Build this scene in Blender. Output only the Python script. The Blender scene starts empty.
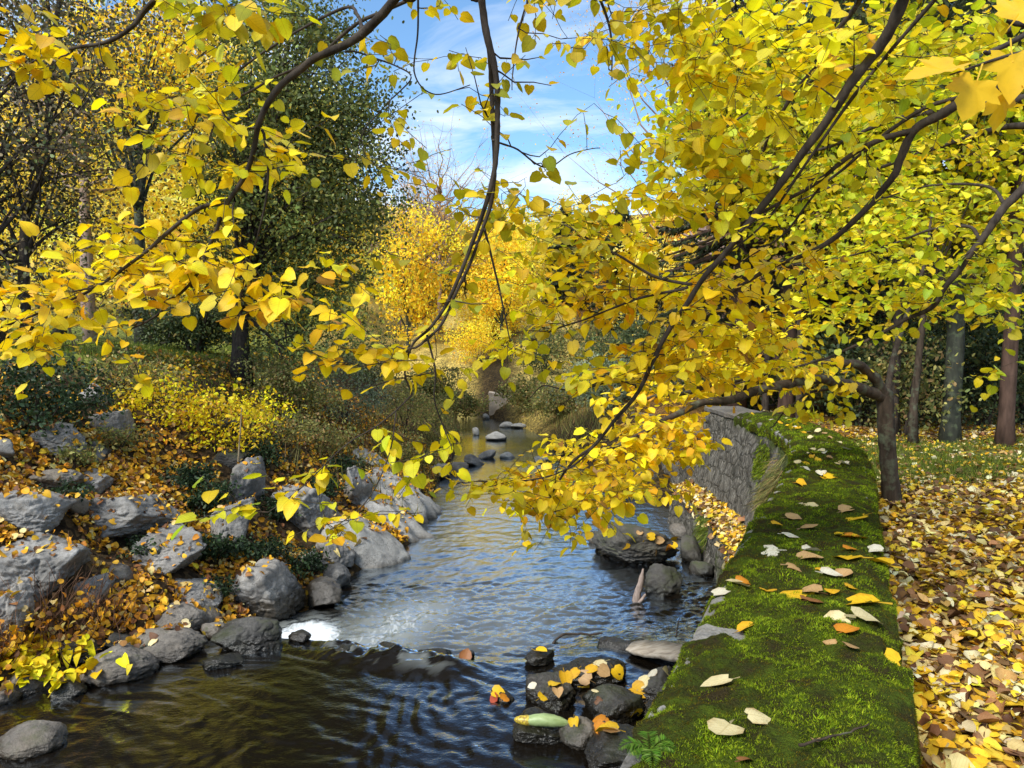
import bpy, bmesh, math, random
import numpy as np
from mathutils import Vector
from mathutils.bvhtree import BVHTree
random.seed(7)
RNG = np.random.default_rng(11)
scene = bpy.context.scene
COL = scene.collection
F = 735.0
PITCH = math.radians(2.65)
CP, SP = math.cos(PITCH), math.sin(PITCH)

# ------------------------------------------------------------------ helpers
def ray(px, py):
    u, v = (px - 512) / F, (384 - py) / F
    d = np.array([u, CP + v * SP, v * CP - SP])
    return d
def P(px, py, Y):
    d = ray(px, py)
    return d * (Y / d[1])

def norm(a):
    return a / np.maximum(np.linalg.norm(a, axis=-1, keepdims=True), 1e-9)

_perm = np.random.default_rng(3).permutation(256)
_perm = np.concatenate([_perm, _perm, _perm])
_grad = norm(np.random.default_rng(4).normal(size=(256, 3)))
def pnoise(p):
    p = np.asarray(p, dtype=float)
    i = np.floor(p).astype(int); f = p - i
    i &= 255
    u = f * f * f * (f * (f * 6 - 15) + 10)
    out = 0
    for dx in (0, 1):
        wx = u[:, 0] if dx else 1 - u[:, 0]
        for dy in (0, 1):
            wy = u[:, 1] if dy else 1 - u[:, 1]
            for dz in (0, 1):
                wz = u[:, 2] if dz else 1 - u[:, 2]
                h = _perm[_perm[_perm[(i[:, 0] + dx) & 255] + ((i[:, 1] + dy) & 255)] + ((i[:, 2] + dz) & 255)]
                g = _grad[h]
                out = out + wx * wy * wz * (g[:, 0] * (f[:, 0] - dx) + g[:, 1] * (f[:, 1] - dy) + g[:, 2] * (f[:, 2] - dz))
    return out * 1.6
def fbm(p, octv=4, lac=2.0, gain=.5):
    p = np.asarray(p, dtype=float); a = 1.0; s = 0
    for k in range(octv):
        s = s + a * pnoise(p + k * 17.3); p = p * lac; a *= gain
    return s
def n2(x, y, sc, octv=3, seed=0.0):
    x = np.asarray(x, float); y = np.asarray(y, float)
    sh = np.broadcast(x, y).shape
    x = np.broadcast_to(x, sh).ravel(); y = np.broadcast_to(y, sh).ravel()
    return fbm(np.stack([x * sc, y * sc, np.full(x.shape, seed + .37)], 1), octv).reshape(sh)
def sstep(a, b, x):
    t = np.clip((x - a) / (b - a), 0, 1); return t * t * (3 - 2 * t)

def mk(name, V, faces, mat, parent=None, col=None, smooth=True, loc=None, link=True):
    """faces: list of int arrays, each (n,k)"""
    V = np.asarray(V, dtype=np.float32)
    if loc is not None: V = V - np.asarray(loc, dtype=np.float32)
    me = bpy.data.meshes.new(name)
    me.vertices.add(len(V)); me.vertices.foreach_set('co', V.ravel())
    faces = [np.asarray(f, dtype=np.int32) for f in faces if len(f)]
    loops = np.concatenate([f.ravel() for f in faces]).astype(np.int32)
    cnt = np.concatenate([np.full(len(f), f.shape[1], dtype=np.int32) for f in faces])
    st = np.concatenate([[0], np.cumsum(cnt)[:-1]]).astype(np.int32)
    me.loops.add(len(loops)); me.loops.foreach_set('vertex_index', loops)
    me.polygons.add(len(cnt)); me.polygons.foreach_set('loop_start', st)
    me.polygons.foreach_set('loop_total', cnt)
    me.polygons.foreach_set('use_smooth', np.full(len(cnt), smooth))
    if col is not None:
        at = me.attributes.new('Col', 'FLOAT_COLOR', 'POINT')
        c = np.ones((len(V), 4), dtype=np.float32); c[:, :3] = col
        at.data.foreach_set('color', c.ravel())
    me.update(calc_edges=True); me.validate()
    me.materials.append(mat)
    ob = bpy.data.objects.new(name, me)
    if loc is not None and parent is None: ob.location = loc
    if parent is not None: ob.parent = parent
    if link: COL.objects.link(ob)
    return ob
def tag(o, label=None, cat=None, group=None, kind=None):
    if label: o['label'] = label
    if cat: o['category'] = cat
    if group: o['group'] = group
    if kind: o['kind'] = kind
    return o
def thing(name, loc, label, cat, group=None):
    o = bpy.data.objects.new(name, None); o.location = loc; o.empty_display_size = .1
    COL.objects.link(o); return tag(o, label, cat, group)
def copy_tree(o, parent=None):
    c = o.copy(); COL.objects.link(c)
    if parent: c.parent = parent
    for ch in list(o.children): copy_tree(ch, c)
    return c

def smooth_path(pts, n):
    """catmull-rom through pts -> n samples"""
    p = np.asarray(pts, float)
    q = np.vstack([2 * p[0] - p[1], p, 2 * p[-1] - p[-2]])
    t = np.linspace(0, len(p) - 1 - 1e-6, n); i = t.astype(int); f = (t - i)[:, None]
    a, b, c, d = q[i], q[i + 1], q[i + 2], q[i + 3]
    return .5 * (2 * b + (c - a) * f + (2 * a - 5 * b + 4 * c - d) * f ** 2 + (3 * b - 3 * c + d - a) * f ** 3)
class Tubes:
    def __init__(s): s.V = []; s.Q = []; s.T = []; s.n = 0
    def add(s, path, rad, sides=6, rough=0.0):
        p = np.asarray(path, float); m = len(p); rad = np.broadcast_to(np.asarray(rad, float), (m,))
        t = norm(np.gradient(p, axis=0))
        ref = np.array([0., 0, 1]) if abs(t[0][2]) < .9 else np.array([1., 0, 0])
        u = norm(np.cross(t, ref)); w = np.cross(t, u)
        a = np.arange(sides) / sides * 2 * math.pi
        r = rad[:, None] * np.ones(sides)
        if rough:
            r = r * (1 + rough * RNG.normal(size=(m, sides)) * .5 + rough * RNG.normal(size=(m, 1)) * .4)
        ring = p[:, None] + r[..., None] * (u[:, None] * np.cos(a)[None, :, None] + w[:, None] * np.sin(a)[None, :, None])
        b = s.n; s.V.append(ring.reshape(-1, 3))
        i = np.arange(m - 1)[:, None] * sides; j = np.arange(sides)[None]; k = (j + 1) % sides
        s.Q.append((np.stack([i + j, i + k, i + sides + k, i + sides + j], -1) + b).reshape(-1, 4))
        s.n += m * sides
        s.V.append(p[-1:] + t[-1:] * rad[-1]); tip = s.n; s.n += 1
        e = b + (m - 1) * sides
        s.T.append(np.stack([e + np.arange(sides), e + (np.arange(sides) + 1) % sides, np.full(sides, tip)], -1))
        s.V.append(p[:1]); tip = s.n; s.n += 1
        s.T.append(np.stack([b + (np.arange(sides) + 1) % sides, b + np.arange(sides), np.full(sides, tip)], -1))
    def build(s, name, mat, parent=None, loc=None):
        return mk(name, np.concatenate(s.V), [np.concatenate(s.Q), np.concatenate(s.T)], mat, parent, None, True, loc)

# leaf templates: columns along, side, up(fold), curl
def _heart():
    M = [(0, 0), (.34, 0), (.68, 0), (1.04, 0)]
    L = [(-.10, .2), (.07, .46), (.42, .53), (.78, .34)]
    v = M + L + [(a, -b) for a, b in L] + [(-.42, .016), (-.42, -.016), (0, .02), (0, -.02)]
    f4 = [(0, 1, 5, 4), (1, 2, 7, 6), (0, 8, 9, 1), (1, 10, 11, 2), (12, 13, 15, 14)]
    f3 = [(1, 6, 5), (2, 3, 7), (1, 9, 10), (2, 11, 3)]
    return np.array(v, float), np.array(f4), np.array(f3)
def _oval():
    v = [(0, 0), (.5, 0), (1, 0), (.28, .27), (.72, .24), (.28, -.27), (.72, -.24)]
    return np.array(v, float), np.array([(0, 1, 4, 3), (0, 5, 6, 1)]), np.array([(1, 2, 4), (1, 6, 2)])
def _quad():
    return np.array([(0, 0), (.5, .36), (1, 0), (.5, -.36)], float), np.array([(0, 3, 2, 1)]), np.zeros((0, 3), int)
def _blade():
    return np.array([(0, .5), (0, -.5), (1, 0)], float), np.zeros((0, 4), int), np.array([(0, 1, 2)])
def _star():
    half = [(0, .10), (-.12, .30), (-.10, .52), (.06, .50), (.16, .74), (.26, .66), (.46, .80), (.50, .55), (.48, .36), (.70, .42), (.80, .30), (.90, .24), (1.16, 0)]
    pts = half + [(a, -b) for a, b in half[-2::-1]]; m = len(pts)
    v = [(.25, 0)] + pts + [(-.5, .014), (-.5, -.014), (.2, .02), (.2, -.02)]
    f3 = [(0, k + 1, k) for k in range(1, m)] + [(0, 1, m)]
    return np.array(v, float), np.array([(m + 1, m + 2, m + 4, m + 3)]), np.array(f3)
SHAPES = {'heart': _heart(), 'oval': _oval(), 'quad': _quad(), 'blade': _blade(), 'star': _star()}

def leaves(name, pos, D, N, S, C, mat, parent=None, shape='heart', fold=.25, curl=.25, width=1.0, loc=None, link=True):
    pos = np.asarray(pos, float); n = len(pos)
    D = norm(np.asarray(D, float)); N = np.asarray(N, float)
    N = norm(N - D * (N * D).sum(1, keepdims=True)); B = np.cross(N, D)
    S = np.broadcast_to(np.asarray(S, float), (n,))
    t, f4, f3 = SHAPES[shape]; k = len(t)
    fo = fold * RNG.uniform(-.3, 1.7, (n, 1)); cu = curl * RNG.uniform(-.5, 1.9, (n, 1))
    al = np.repeat(t[None, :, 0], n, 0); si = np.repeat(t[None, :, 1], n, 0) * width * RNG.uniform(.85, 1.1, (n, 1))
    up = fo * np.abs(t[None, :, 1]) - cu * np.clip(t[None, :, 0], 0, 2) ** 2 + RNG.normal(size=(n, k)) * .03 * (k > 5)
    V = pos[:, None] + S[:, None, None] * (al[..., None] * D[:, None] + si[..., None] * B[:, None] + up[..., None] * N[:, None])
    off = (np.arange(n) * k)[:, None, None]
    faces = []
    if len(f4): faces.append((f4[None] + off).reshape(-1, 4))
    if len(f3): faces.append((f3[None] + off).reshape(-1, 3))
    c = np.repeat(np.clip(np.asarray(C, float), .003, .95)[:, None], k, 1)
    if shape == 'heart':   # darker rim and petiole
        c = c * np.array([1.0] * 4 + [.88, .86, .9, .9] * 2 + [.6] * 4)[None, :, None]
    o = mk(name, V.reshape(-1, 3), faces, mat, parent, c.reshape(-1, 3), True, loc, link)
    if shape == 'heart':
        la = o.data.attributes.new('leafpos', 'FLOAT_VECTOR', 'POINT')
        q = np.zeros((n, k, 3), dtype=np.float32); q[..., 0] = t[None, :, 0]; q[..., 1] = t[None, :, 1]; q[..., 2] = RNG.random((n, 1))
        if len(o.data.vertices) == n * k: la.data.foreach_set('vector', q.ravel())
    return o

PAL = {
 'gold':   [((.93, .67, .010), 5), ((.92, .60, .008), 3), ((.82, .64, .012), 3), ((.64, .50, .02), 1.2), ((.86, .46, .012), .8), ((.35, .18, .03), .2)],
 'mix':    [((.92, .71, .012), 4), ((.74, .65, .018), 4.5), ((.56, .51, .02), 2), ((.84, .50, .012), 1)],
 'lime':   [((.70, .62, .02), 4), ((.52, .56, .02), 4), ((.86, .64, .015), 3), ((.36, .44, .02), 1.5)],
 'olive':  [((.62, .48, .014), 4), ((.48, .42, .015), 3), ((.76, .52, .012), 3), ((.36, .36, .02), 2)],  # greenish backlit look of the linden leaves, put into their colour
 'orange': [((.88, .46, .03), 4), ((.84, .38, .02), 3), ((.90, .58, .05), 3), ((.60, .24, .02), 1)],
 'pale':   [((.92, .74, .22), 4), ((.86, .64, .10), 3), ((.92, .64, .06), 3)],
 'birch':  [((.92, .60, .03), 4), ((.82, .58, .05), 3), ((.86, .46, .02), 1.6), ((.60, .55, .05), 1.6)],
 'oak':    [((.12, .15, .04), 4), ((.17, .20, .05), 3), ((.26, .26, .06), 2.4), ((.08, .10, .03), 2), ((.28, .22, .03), .5)],
 'holly':  [((.10, .095, .05), 4), ((.16, .13, .07), 3), ((.22, .16, .09), 2), ((.12, .15, .055), 2), ((.60, .42, .08), 1.2)],
 'ever':   [((.055, .08, .035), 4), ((.08, .11, .045), 3), ((.12, .145, .05), 2), ((.22, .20, .06), .5)],
 'conifer':[((.045, .06, .034), 4), ((.07, .085, .045), 3), ((.10, .11, .05), 1.5)],
 'ivy':    [((.018, .035, .014), 4), ((.03, .055, .02), 3), ((.05, .08, .03), 1)],
 'weed':   [((.20, .20, .06), 3), ((.32, .29, .09), 3), ((.32, .21, .09), 2), ((.13, .15, .05), 3)],
 'sage':   [((.22, .27, .17), 3), ((.30, .33, .22), 3), ((.15, .19, .11), 2)],
 'litter': [((.84, .52, .03), 4.5), ((.86, .60, .05), 4.5), ((.80, .62, .26), 3.6), ((.82, .70, .44), 3.4), ((.58, .36, .12), 2.4), ((.34, .17, .07), 3.2), ((.17, .085, .04), 3.0), ((.80, .42, .02), 1.8)],
 'bank':   [((.80, .46, .03), 5), ((.76, .36, .02), 4), ((.76, .56, .22), 2.2), ((.70, .30, .02), 2), ((.34, .15, .05), 2.6), ((.16, .08, .04), 2)],
 'grass':  [((.13, .19, .02), 4), ((.20, .24, .03), 3), ((.10, .14, .02), 3), ((.30, .28, .07), 1)],
 'moss':   [((.11, .16, .006), 4), ((.17, .22, .008), 4), ((.065, .09, .006), 3), ((.24, .28, .012), 1.4)],
}
def pick(pal, n, jit=.14):
    cs = np.array([c for c, w in PAL[pal]]); w = np.array([w for c, w in PAL[pal]], float); w /= w.sum()
    c = cs[RNG.choice(len(cs), n, p=w)]
    return c * (1 + RNG.normal(size=(n, 1)) * jit) * (1 + RNG.normal(size=(n, 3)) * .05)

# ------------------------------------------------------------------ materials
def newmat(name):
    m = bpy.data.materials.new(name); m.use_nodes = True
    nt = m.node_tree; nt.nodes.clear()
    out = nt.nodes.new('ShaderNodeOutputMaterial')
    return m, nt, out
def nd(nt, t, **kw):
    n = nt.nodes.new('ShaderNode' + t)
    for k, v in kw.items():
        if k.startswith('i_'):
            n.inputs[k[2:].replace('_', ' ')].default_value = v
        else: setattr(n, k, v)
    return n
def ramp(nt, fac, stops):
    r = nt.nodes.new('ShaderNodeValToRGB')
    while len(r.color_ramp.elements) < len(stops): r.color_ramp.elements.new(.5)
    for e, (p, c) in zip(r.color_ramp.elements, stops):
        e.position = p; e.color = (*c, 1) if len(c) == 3 else c
    nt.links.new(fac, r.inputs[0]); return r.outputs[0]
def mixc(nt, fac, a, b, mode='MIX'):
    m = nt.nodes.new('ShaderNodeMix'); m.data_type = 'RGBA'; m.blend_type = mode
    for s, x in ((0, fac), (6, a), (7, b)):
        if hasattr(x, 'is_output'): nt.links.new(x, m.inputs[s])
        else: m.inputs[s].default_value = x if s == 0 else ((*x, 1) if len(x) == 3 else x)
    return m.outputs[2]
def math_(nt, op, a, b=0.0, clamp=False):
    m = nt.nodes.new('ShaderNodeMath'); m.operation = op; m.use_clamp = clamp
    for s, x in ((0, a), (1, b)):
        if hasattr(x, 'is_output'): nt.links.new(x, m.inputs[s])
        else: m.inputs[s].default_value = x
    return m.outputs[0]
def noise(nt, scale, detail=4, rough=.55, vec=None, out='Fac', dist=0.0):
    n = nt.nodes.new('ShaderNodeTexNoise'); n.inputs['Scale'].default_value = scale
    n.inputs['Detail'].default_value = detail; n.inputs['Roughness'].default_value = rough
    n.inputs['Distortion'].default_value = dist
    if vec is not None: nt.links.new(vec, n.inputs['Vector'])
    return n.outputs[out]
def pos_(nt): return nt.nodes.new('ShaderNodeNewGeometry').outputs['Position']
def scaled(nt, vec, s):
    m = nt.nodes.new('ShaderNodeMapping'); m.inputs['Scale'].default_value = s
    nt.links.new(vec, m.inputs['Vector']); return m.outputs[0]
def bump(nt, h, strength=.5, dist=.02):
    b = nt.nodes.new('ShaderNodeBump'); b.inputs['Strength'].default_value = strength; b.inputs['Distance'].default_value = dist
    nt.links.new(h, b.inputs['Height']); return b.outputs[0]
def L(nt, a, b): nt.links.new(a, b)

def leaf_mat(name, trans=.45, rough=.55, spec=.25, blotch=.35, veins=False):
    m, nt, out = newmat(name)
    at = nd(nt, 'Attribute', attribute_name='Col')
    tc = nt.nodes.new('ShaderNodeTexCoord')
    nz = noise(nt, 45, 3, .6, tc.outputs['Object'])
    c = mixc(nt, math_(nt, 'MULTIPLY', ramp(nt, nz, [(.45, (0, 0, 0)), (.75, (1, 1, 1))]), blotch), at.outputs['Color'], (.62, .62, .5), 'MULTIPLY')
    if veins:
        lp = nd(nt, 'Attribute', attribute_name='leafpos'); sx = nt.nodes.new('ShaderNodeSeparateXYZ'); L(nt, lp.outputs['Vector'], sx.inputs[0])
        ay = math_(nt, 'ABSOLUTE', sx.outputs[1])
        ph = math_(nt, 'FRACT', math_(nt, 'MULTIPLY', math_(nt, 'SUBTRACT', sx.outputs[0], math_(nt, 'MULTIPLY', ay, .75)), 6.5))
        vn = math_(nt, 'ABSOLUTE', math_(nt, 'SUBTRACT', ph, .5))
        line = ramp(nt, vn, [(0, (1, 1, 1)), (.10, (0, 0, 0))]); mid = ramp(nt, ay, [(.012, (1, 1, 1)), (.04, (0, 0, 0))])
        c = mixc(nt, math_(nt, 'MULTIPLY', math_(nt, 'MAXIMUM', line, mid), .40), c, (.55, .50, .35), 'MULTIPLY')
        ed = math_(nt, 'ADD', math_(nt, 'MULTIPLY', ay, 1.3), math_(nt, 'MULTIPLY', noise(nt, 60, 3, .6, tc.outputs['Object']), .6))
        c = mixc(nt, math_(nt, 'MULTIPLY', ramp(nt, ed, [(.72, (0, 0, 0)), (1.05, (1, 1, 1))]), math_(nt, 'MULTIPLY', sx.outputs[2], .8)), c, (.55, .34, .16), 'MULTIPLY')
    p = nd(nt, 'BsdfPrincipled', i_Roughness=rough); p.inputs['Specular IOR Level'].default_value = spec
    L(nt, c, p.inputs['Base Color'])
    t = nt.nodes.new('ShaderNodeBsdfTranslucent'); L(nt, mixc(nt, 1.0, c, (1.0, 1.0, .8), 'MULTIPLY'), t.inputs['Color'])
    if trans >= .4:   # thin leaf: reflects and transmits about equally
        L(nt, mixc(nt, 1.0, c, (.62, .62, .62), 'MULTIPLY'), p.inputs['Base Color']); L(nt, mixc(nt, 1.0, c, (.60, .62, .5), 'MULTIPLY'), t.inputs['Color'])
        mx = nt.nodes.new('ShaderNodeAddShader'); L(nt, p.outputs[0], mx.inputs[0]); L(nt, t.outputs[0], mx.inputs[1])
    else:
        mx = nd(nt, 'MixShader'); mx.inputs[0].default_value = trans
        L(nt, p.outputs[0], mx.inputs[1]); L(nt, t.outputs[0], mx.inputs[2])
    L(nt, mx.outputs[0], out.inputs[0])
    return m
def bark_mat(name, c1, c2, scale=20, lichen=None):
    m, nt, out = newmat(name)
    ps = pos_(nt)
    st = scaled(nt, ps, (scale, scale, scale * .25))
    nz = noise(nt, 1, 5, .65, st)
    c = ramp(nt, nz, [(.3, c1), (.7, c2)])
    if lichen:
        c = mixc(nt, ramp(nt, noise(nt, 9, 4, .6, ps), [(.52, (0, 0, 0)), (.68, (1, 1, 1))]), c, lichen)
    p = nd(nt, 'BsdfPrincipled', i_Roughness=.85); p.inputs['Specular IOR Level'].default_value = .2
    L(nt, c, p.inputs['Base Color']); L(nt, bump(nt, nz, .7, .01), p.inputs['Normal']); L(nt, p.outputs[0], out.inputs[0])
    return m
def rock_mat(name, dark, light, wetz=-2.72, moss=0.0, tint=(.30, .25, .19)):
    m, nt, out = newmat(name)
    ps = pos_(nt); oi = nt.nodes.new('ShaderNodeObjectInfo')
    a = noise(nt, 2.6, 6, .62, ps, dist=.6); b = noise(nt, 28, 4, .7, ps); v = noise(nt, 110, 2, .6, ps)
    c = ramp(nt, a, [(.28, dark), (.5, tuple((x + y) / 2 for x, y in zip(dark, light))), (.72, light)])
    c = mixc(nt, .45, c, ramp(nt, b, [(.3, (.45, .45, .45)), (.7, (1.25, 1.25, 1.25))]), 'MULTIPLY')
    c = mixc(nt, .4, c, ramp(nt, v, [(.35, (.55, .55, .55)), (.65, (1.2, 1.2, 1.2))]), 'MULTIPLY')
    c = mixc(nt, ramp(nt, noise(nt, 1.1, 4, .6, ps), [(.5, (0, 0, 0)), (.75, (.55, .55, .55))]), c, tint)
    c = mixc(nt, math_(nt, 'MULTIPLY', oi.outputs['Random'], .35), c, (.6, .58, .55), 'MULTIPLY')
    # dark cracks
    w = nd(nt, 'TexVoronoi', feature='DISTANCE_TO_EDGE'); w.inputs['Scale'].default_value = 2.3
    wv = nt.nodes.new('ShaderNodeVectorMath'); wv.operation = 'MULTIPLY_ADD'
    nc = noise(nt, 3, 4, .6, ps, out='Color'); L(nt, nc, wv.inputs[0]); wv.inputs[1].default_value = (.9, .9, .9); L(nt, ps, wv.inputs[2])
    L(nt, wv.outputs[0], w.inputs['Vector'])
    c = mixc(nt, ramp(nt, w.outputs['Distance'], [(0, (.55, .55, .55)), (.02, (0, 0, 0))]), c, (.04, .035, .03))
    if moss:
        g = nt.nodes.new('ShaderNodeNewGeometry'); sx = nt.nodes.new('ShaderNodeSeparateXYZ'); L(nt, g.outputs['Normal'], sx.inputs[0])
        mm = math_(nt, 'MULTIPLY', ramp(nt, noise(nt, 4, 5, .65, ps), [(.60 - .25 * moss, (0, 0, 0)), (.72, (1, 1, 1))]), ramp(nt, sx.outputs[2], [(.0, (.2, .2, .2)), (.6, (1, 1, 1))]))
        c = mixc(nt, mm, c, (.045, .055, .015))
    sz = nt.nodes.new('ShaderNodeSeparateXYZ'); L(nt, ps, sz.inputs[0])
    zz = math_(nt, 'ADD', sz.outputs[2], math_(nt, 'MULTIPLY', noise(nt, 5, 3, .6, ps), .16))
    wet = math_(nt, 'SUBTRACT', 1.0, math_(nt, 'MULTIPLY', math_(nt, 'SUBTRACT', zz, wetz), 9.0, True), True)
    c = mixc(nt, wet, c, mixc(nt, 1.0, c, (.30, .27, .23), 'MULTIPLY'))
    p = nd(nt, 'BsdfPrincipled')
    L(nt, c, p.inputs['Base Color']); L(nt, math_(nt, 'SUBTRACT', .85, math_(nt, 'MULTIPLY', wet, .6)), p.inputs['Roughness'])
    h = math_(nt, 'ADD', math_(nt, 'MULTIPLY', b, .6), math_(nt, 'ADD', math_(nt, 'MULTIPLY', v, .25), a))
    L(nt, bump(nt, h, .6, .035), p.inputs['Normal']); L(nt, p.outputs[0], out.inputs[0])
    return m
M = {}
M['leaf'] = leaf_mat('autumn_leaf', .5, veins=True)
M['farleaf'] = leaf_mat('tree_foliage', .45, .6, .15, .0)
M['glossleaf'] = leaf_mat('glossy_foliage', .22, .5, .25, .0)
M['litter'] = leaf_mat('fallen_leaf_litter', .12, .6, .25, .5, True)
M['fallen'] = leaf_mat('fallen_leaf', .15, .5, .3, .45, True)
M['blade'] = leaf_mat('grass_blade', .35, .6, .2, .0)
M['mossblade'] = leaf_mat('moss_fronds', .35, .7, .15, .0)
M['bark'] = bark_mat('linden_bark', (.018, .013, .010), (.075, .058, .045), 30)
M['bark2'] = bark_mat('brown_bark', (.022, .015, .010), (.085, .060, .042), 18, (.10, .11, .07))
M['pinebark'] = bark_mat('reddish_bark', (.03, .018, .013), (.11, .065, .048), 10)
M['pinkbark'] = bark_mat('pinkish_twig_bark', (.20, .13, .11), (.42, .30, .25), 8)
M['greybark'] = bark_mat('grey_bark', (.018, .02, .015), (.065, .068, .052), 8, (.10, .12, .07))
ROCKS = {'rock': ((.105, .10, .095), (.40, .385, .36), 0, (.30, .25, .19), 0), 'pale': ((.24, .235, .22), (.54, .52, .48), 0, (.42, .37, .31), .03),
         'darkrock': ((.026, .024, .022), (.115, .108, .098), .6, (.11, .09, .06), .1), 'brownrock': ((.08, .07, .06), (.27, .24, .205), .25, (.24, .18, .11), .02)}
for k_, (d_, l_, m_, t_, o_) in ROCKS.items():
    for sfx, wz in (('', -2.72), ('_mid', -3.06), ('_far', -3.75)):
        M[k_ + sfx] = rock_mat('stone_' + k_ + sfx, d_, l_, wz + o_, m_, t_)
# ------------------------------------------------------------------ terrain functions
_XL = np.array([(-8, -4.6), (4, -4.25), (5.35, -3.78), (6.14, -3.5), (6.6, -3.15), (6.8, -2.95), (7.1, -2.72), (8.3, -2.72), (9, -2.5), (10, -2.15), (11.3, -1.62), (14.9, -1.66), (17, -1.75), (21, -1.7), (28, -2.1), (34, -2.6), (39, -3.8), (44, -6.0), (52, -10), (200, -10)])
_W = np.array([(-6, -3.4), (-2, -1.47), (0, -.53), (1.9, .365), (2.59, .687), (3.2, .961), (3.79, 1.21), (6.2, 2.37), (7.4, 2.88), (8.5, 3.22), (9.67, 3.43), (11.3, 3.53), (13.1, 3.5), (16, 3.5), (20, 3.45), (200, 3.45)])
_XR = np.array([(-8, -4.3), (0, -1.35), (6.2, 1.65), (7.4, 2.15), (9.67, 2.75), (13.1, 2.8), (14.5, 2.75), (18, 1.9), (22, 1.25), (27, 1.15), (31, .6), (35, -.5), (39, -2.0), (44, -4.6), (52, -9.2), (200, -9.2)])
XL = lambda y: np.interp(y, _XL[:, 0], _XL[:, 1])
WL = lambda y: np.interp(y, _W[:, 0], _W[:, 1])
XR = lambda y: np.interp(y, _XR[:, 0], _XR[:, 1])
def LIP(x): return np.interp(x, [-2.4, -2.0, -1.65, -.5, .3, 2.5], [7.05, 7.0, 6.82, 6.45, 6.5, 6.9])
def water_z(x, y):
    x = np.asarray(x, float); y = np.asarray(y, float)
    yl = LIP(x); wd = np.interp(x, [-.6, .3, 1.2], [.22, .9, 1.6])
    z = -2.80 - .27 * sstep(0, 1, (y - yl) / wd)
    z = z - .05 * sstep(11, 13, y) - .1 * sstep(20, 24, y) - .15 * sstep(26, 34, y)
    return z
def ground(x, y):
    x = np.asarray(x, float); y = np.asarray(y, float)
    xl, xr, w = XL(y), XR(y), WL(y)
    d = xl - x
    left = -3.02 + np.interp(d, [-.5, 0, .3, 1.5, 3, 4.4, 5.2, 7, 12, 30, 90], [-.35, -.05, .2, .85, 1.9, 2.72, 2.95, 3.02, 3.2, 6.0, 22])
    left = left + (n2(x, y, .9, 3, 1.0) * .16 + n2(x, y, 3.0, 2, 2.0) * .04) * sstep(0, .6, d)
    bed = -3.32 + n2(x, y, 1.5, 3, 3.0) * .08
    bed = bed - .15 * sstep(13, 30, y)
    e = x - xr
    plateau = -1.45 + n2(x, y, .35, 2, 4.0) * .05 + np.maximum(0, x - 14) * .12
    stepx = sstep(.2, .34, x - w)
    foot = -3.2 + np.clip(e, 0, 3) * .5 * sstep(13, 16, y)
    r1 = foot * (1 - stepx) + plateau * stepx
    r2 = np.minimum(-3.15 + np.clip(e, 0, None) * .62, plateau)
    t = sstep(17, 21, y)
    right = r1 * (1 - t) + r2 * t + n2(x, y, 1.3, 3, 5.0) * .05 * sstep(0, .3, e)
    z = np.where(d > -.35, left, np.where(e > 0, right, bed))
    m = sstep(-.35, .1, d) * (d <= .1)
    z = np.where((d > -.35) & (d < .1), bed * (1 - m) + left * m, z)
    rise = np.maximum(0, y - 43) * .14 + np.maximum(0, y - 60) * .10
    return z + rise
def hit(px, py, water=True):
    d = ray(px, py); Y = np.arange(3.2, 90, .04)
    p = d[None] * (Y / d[1])[:, None]
    g = ground(p[:, 0], p[:, 1])
    if water:
        inr = (p[:, 0] > XL(Y) - .3) & (p[:, 0] < XR(Y) + .3) & (Y < 43)
        g = np.where(inr, np.maximum(g, water_z(p[:, 0], Y)), g)
    b = np.nonzero(p[:, 2] < g)[0]
    return p[b[0]] if len(b) else p[-1]

BV_V, BV_F, BV_K = [], [], []
_bvn = [0]
def bv_add(V, faces, kind):
    for f in faces:
        for q in np.asarray(f) + _bvn[0]: BV_F.append(tuple(int(k) for k in q)); BV_K.append(kind)
    BV_V.extend(map(tuple, np.asarray(V, float))); _bvn[0] += len(V)
def grid_faces(nr, nc):
    i = np.arange(nr - 1)[:, None] * nc; j = np.arange(nc - 1)[None]
    return np.stack([i + j, i + j + 1, i + nc + j + 1, i + nc + j], -1).reshape(-1, 4)

# ------------------------------------------------------------------ ground sheet
xs = np.unique(np.concatenate([np.arange(-130, -30, 5), np.arange(-30, -10, .8), np.arange(-10, -1, .1), np.arange(-1, 1.5, .2), np.arange(1.5, 5, .09), np.arange(5, 14, .25), np.arange(14, 40, 1.5), np.arange(40, 131, 5)]))
ys = np.unique(np.concatenate([np.arange(-8, 3, .4), np.arange(3, 16, .1), np.arange(16, 26, .2), np.arange(26, 50, .6), np.arange(50, 90, 2.5), np.arange(90, 200, 8)]))
GX, GY = np.meshgrid(xs, ys); GZ = ground(GX.ravel(), GY.ravel())
GV = np.stack([GX.ravel(), GY.ravel(), GZ], 1); GF = grid_faces(len(ys), len(xs))
gx, gy = GV[:, 0], GV[:, 1]
dL = XL(gy) - gx; eR = gx - WL(gy)
nz = n2(gx, gy, 1.2, 4, 9.0)
c_bed = np.array([.030, .022, .012]); c_soil = np.array([.060, .042, .026]); c_lawn = np.array([.115, .14, .035]); c_lit = np.array([.20, .115, .04]); c_path = np.array([.13, .095, .075])
gc = np.tile(c_bed, (len(gx), 1)) * (1 + .35 * nz[:, None])
tl = sstep(-.1, .3, dL)[:, None]; gc = gc * (1 - tl) + c_soil * (1 + .4 * nz[:, None]) * tl
tf = sstep(24, 34, gy)[:, None] * sstep(.5, 2, np.abs(gx + 1))[:, None]; gc = gc * (1 - tf) + np.array([.30, .24, .08]) * (1 + .4 * nz[:, None]) * tf
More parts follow.
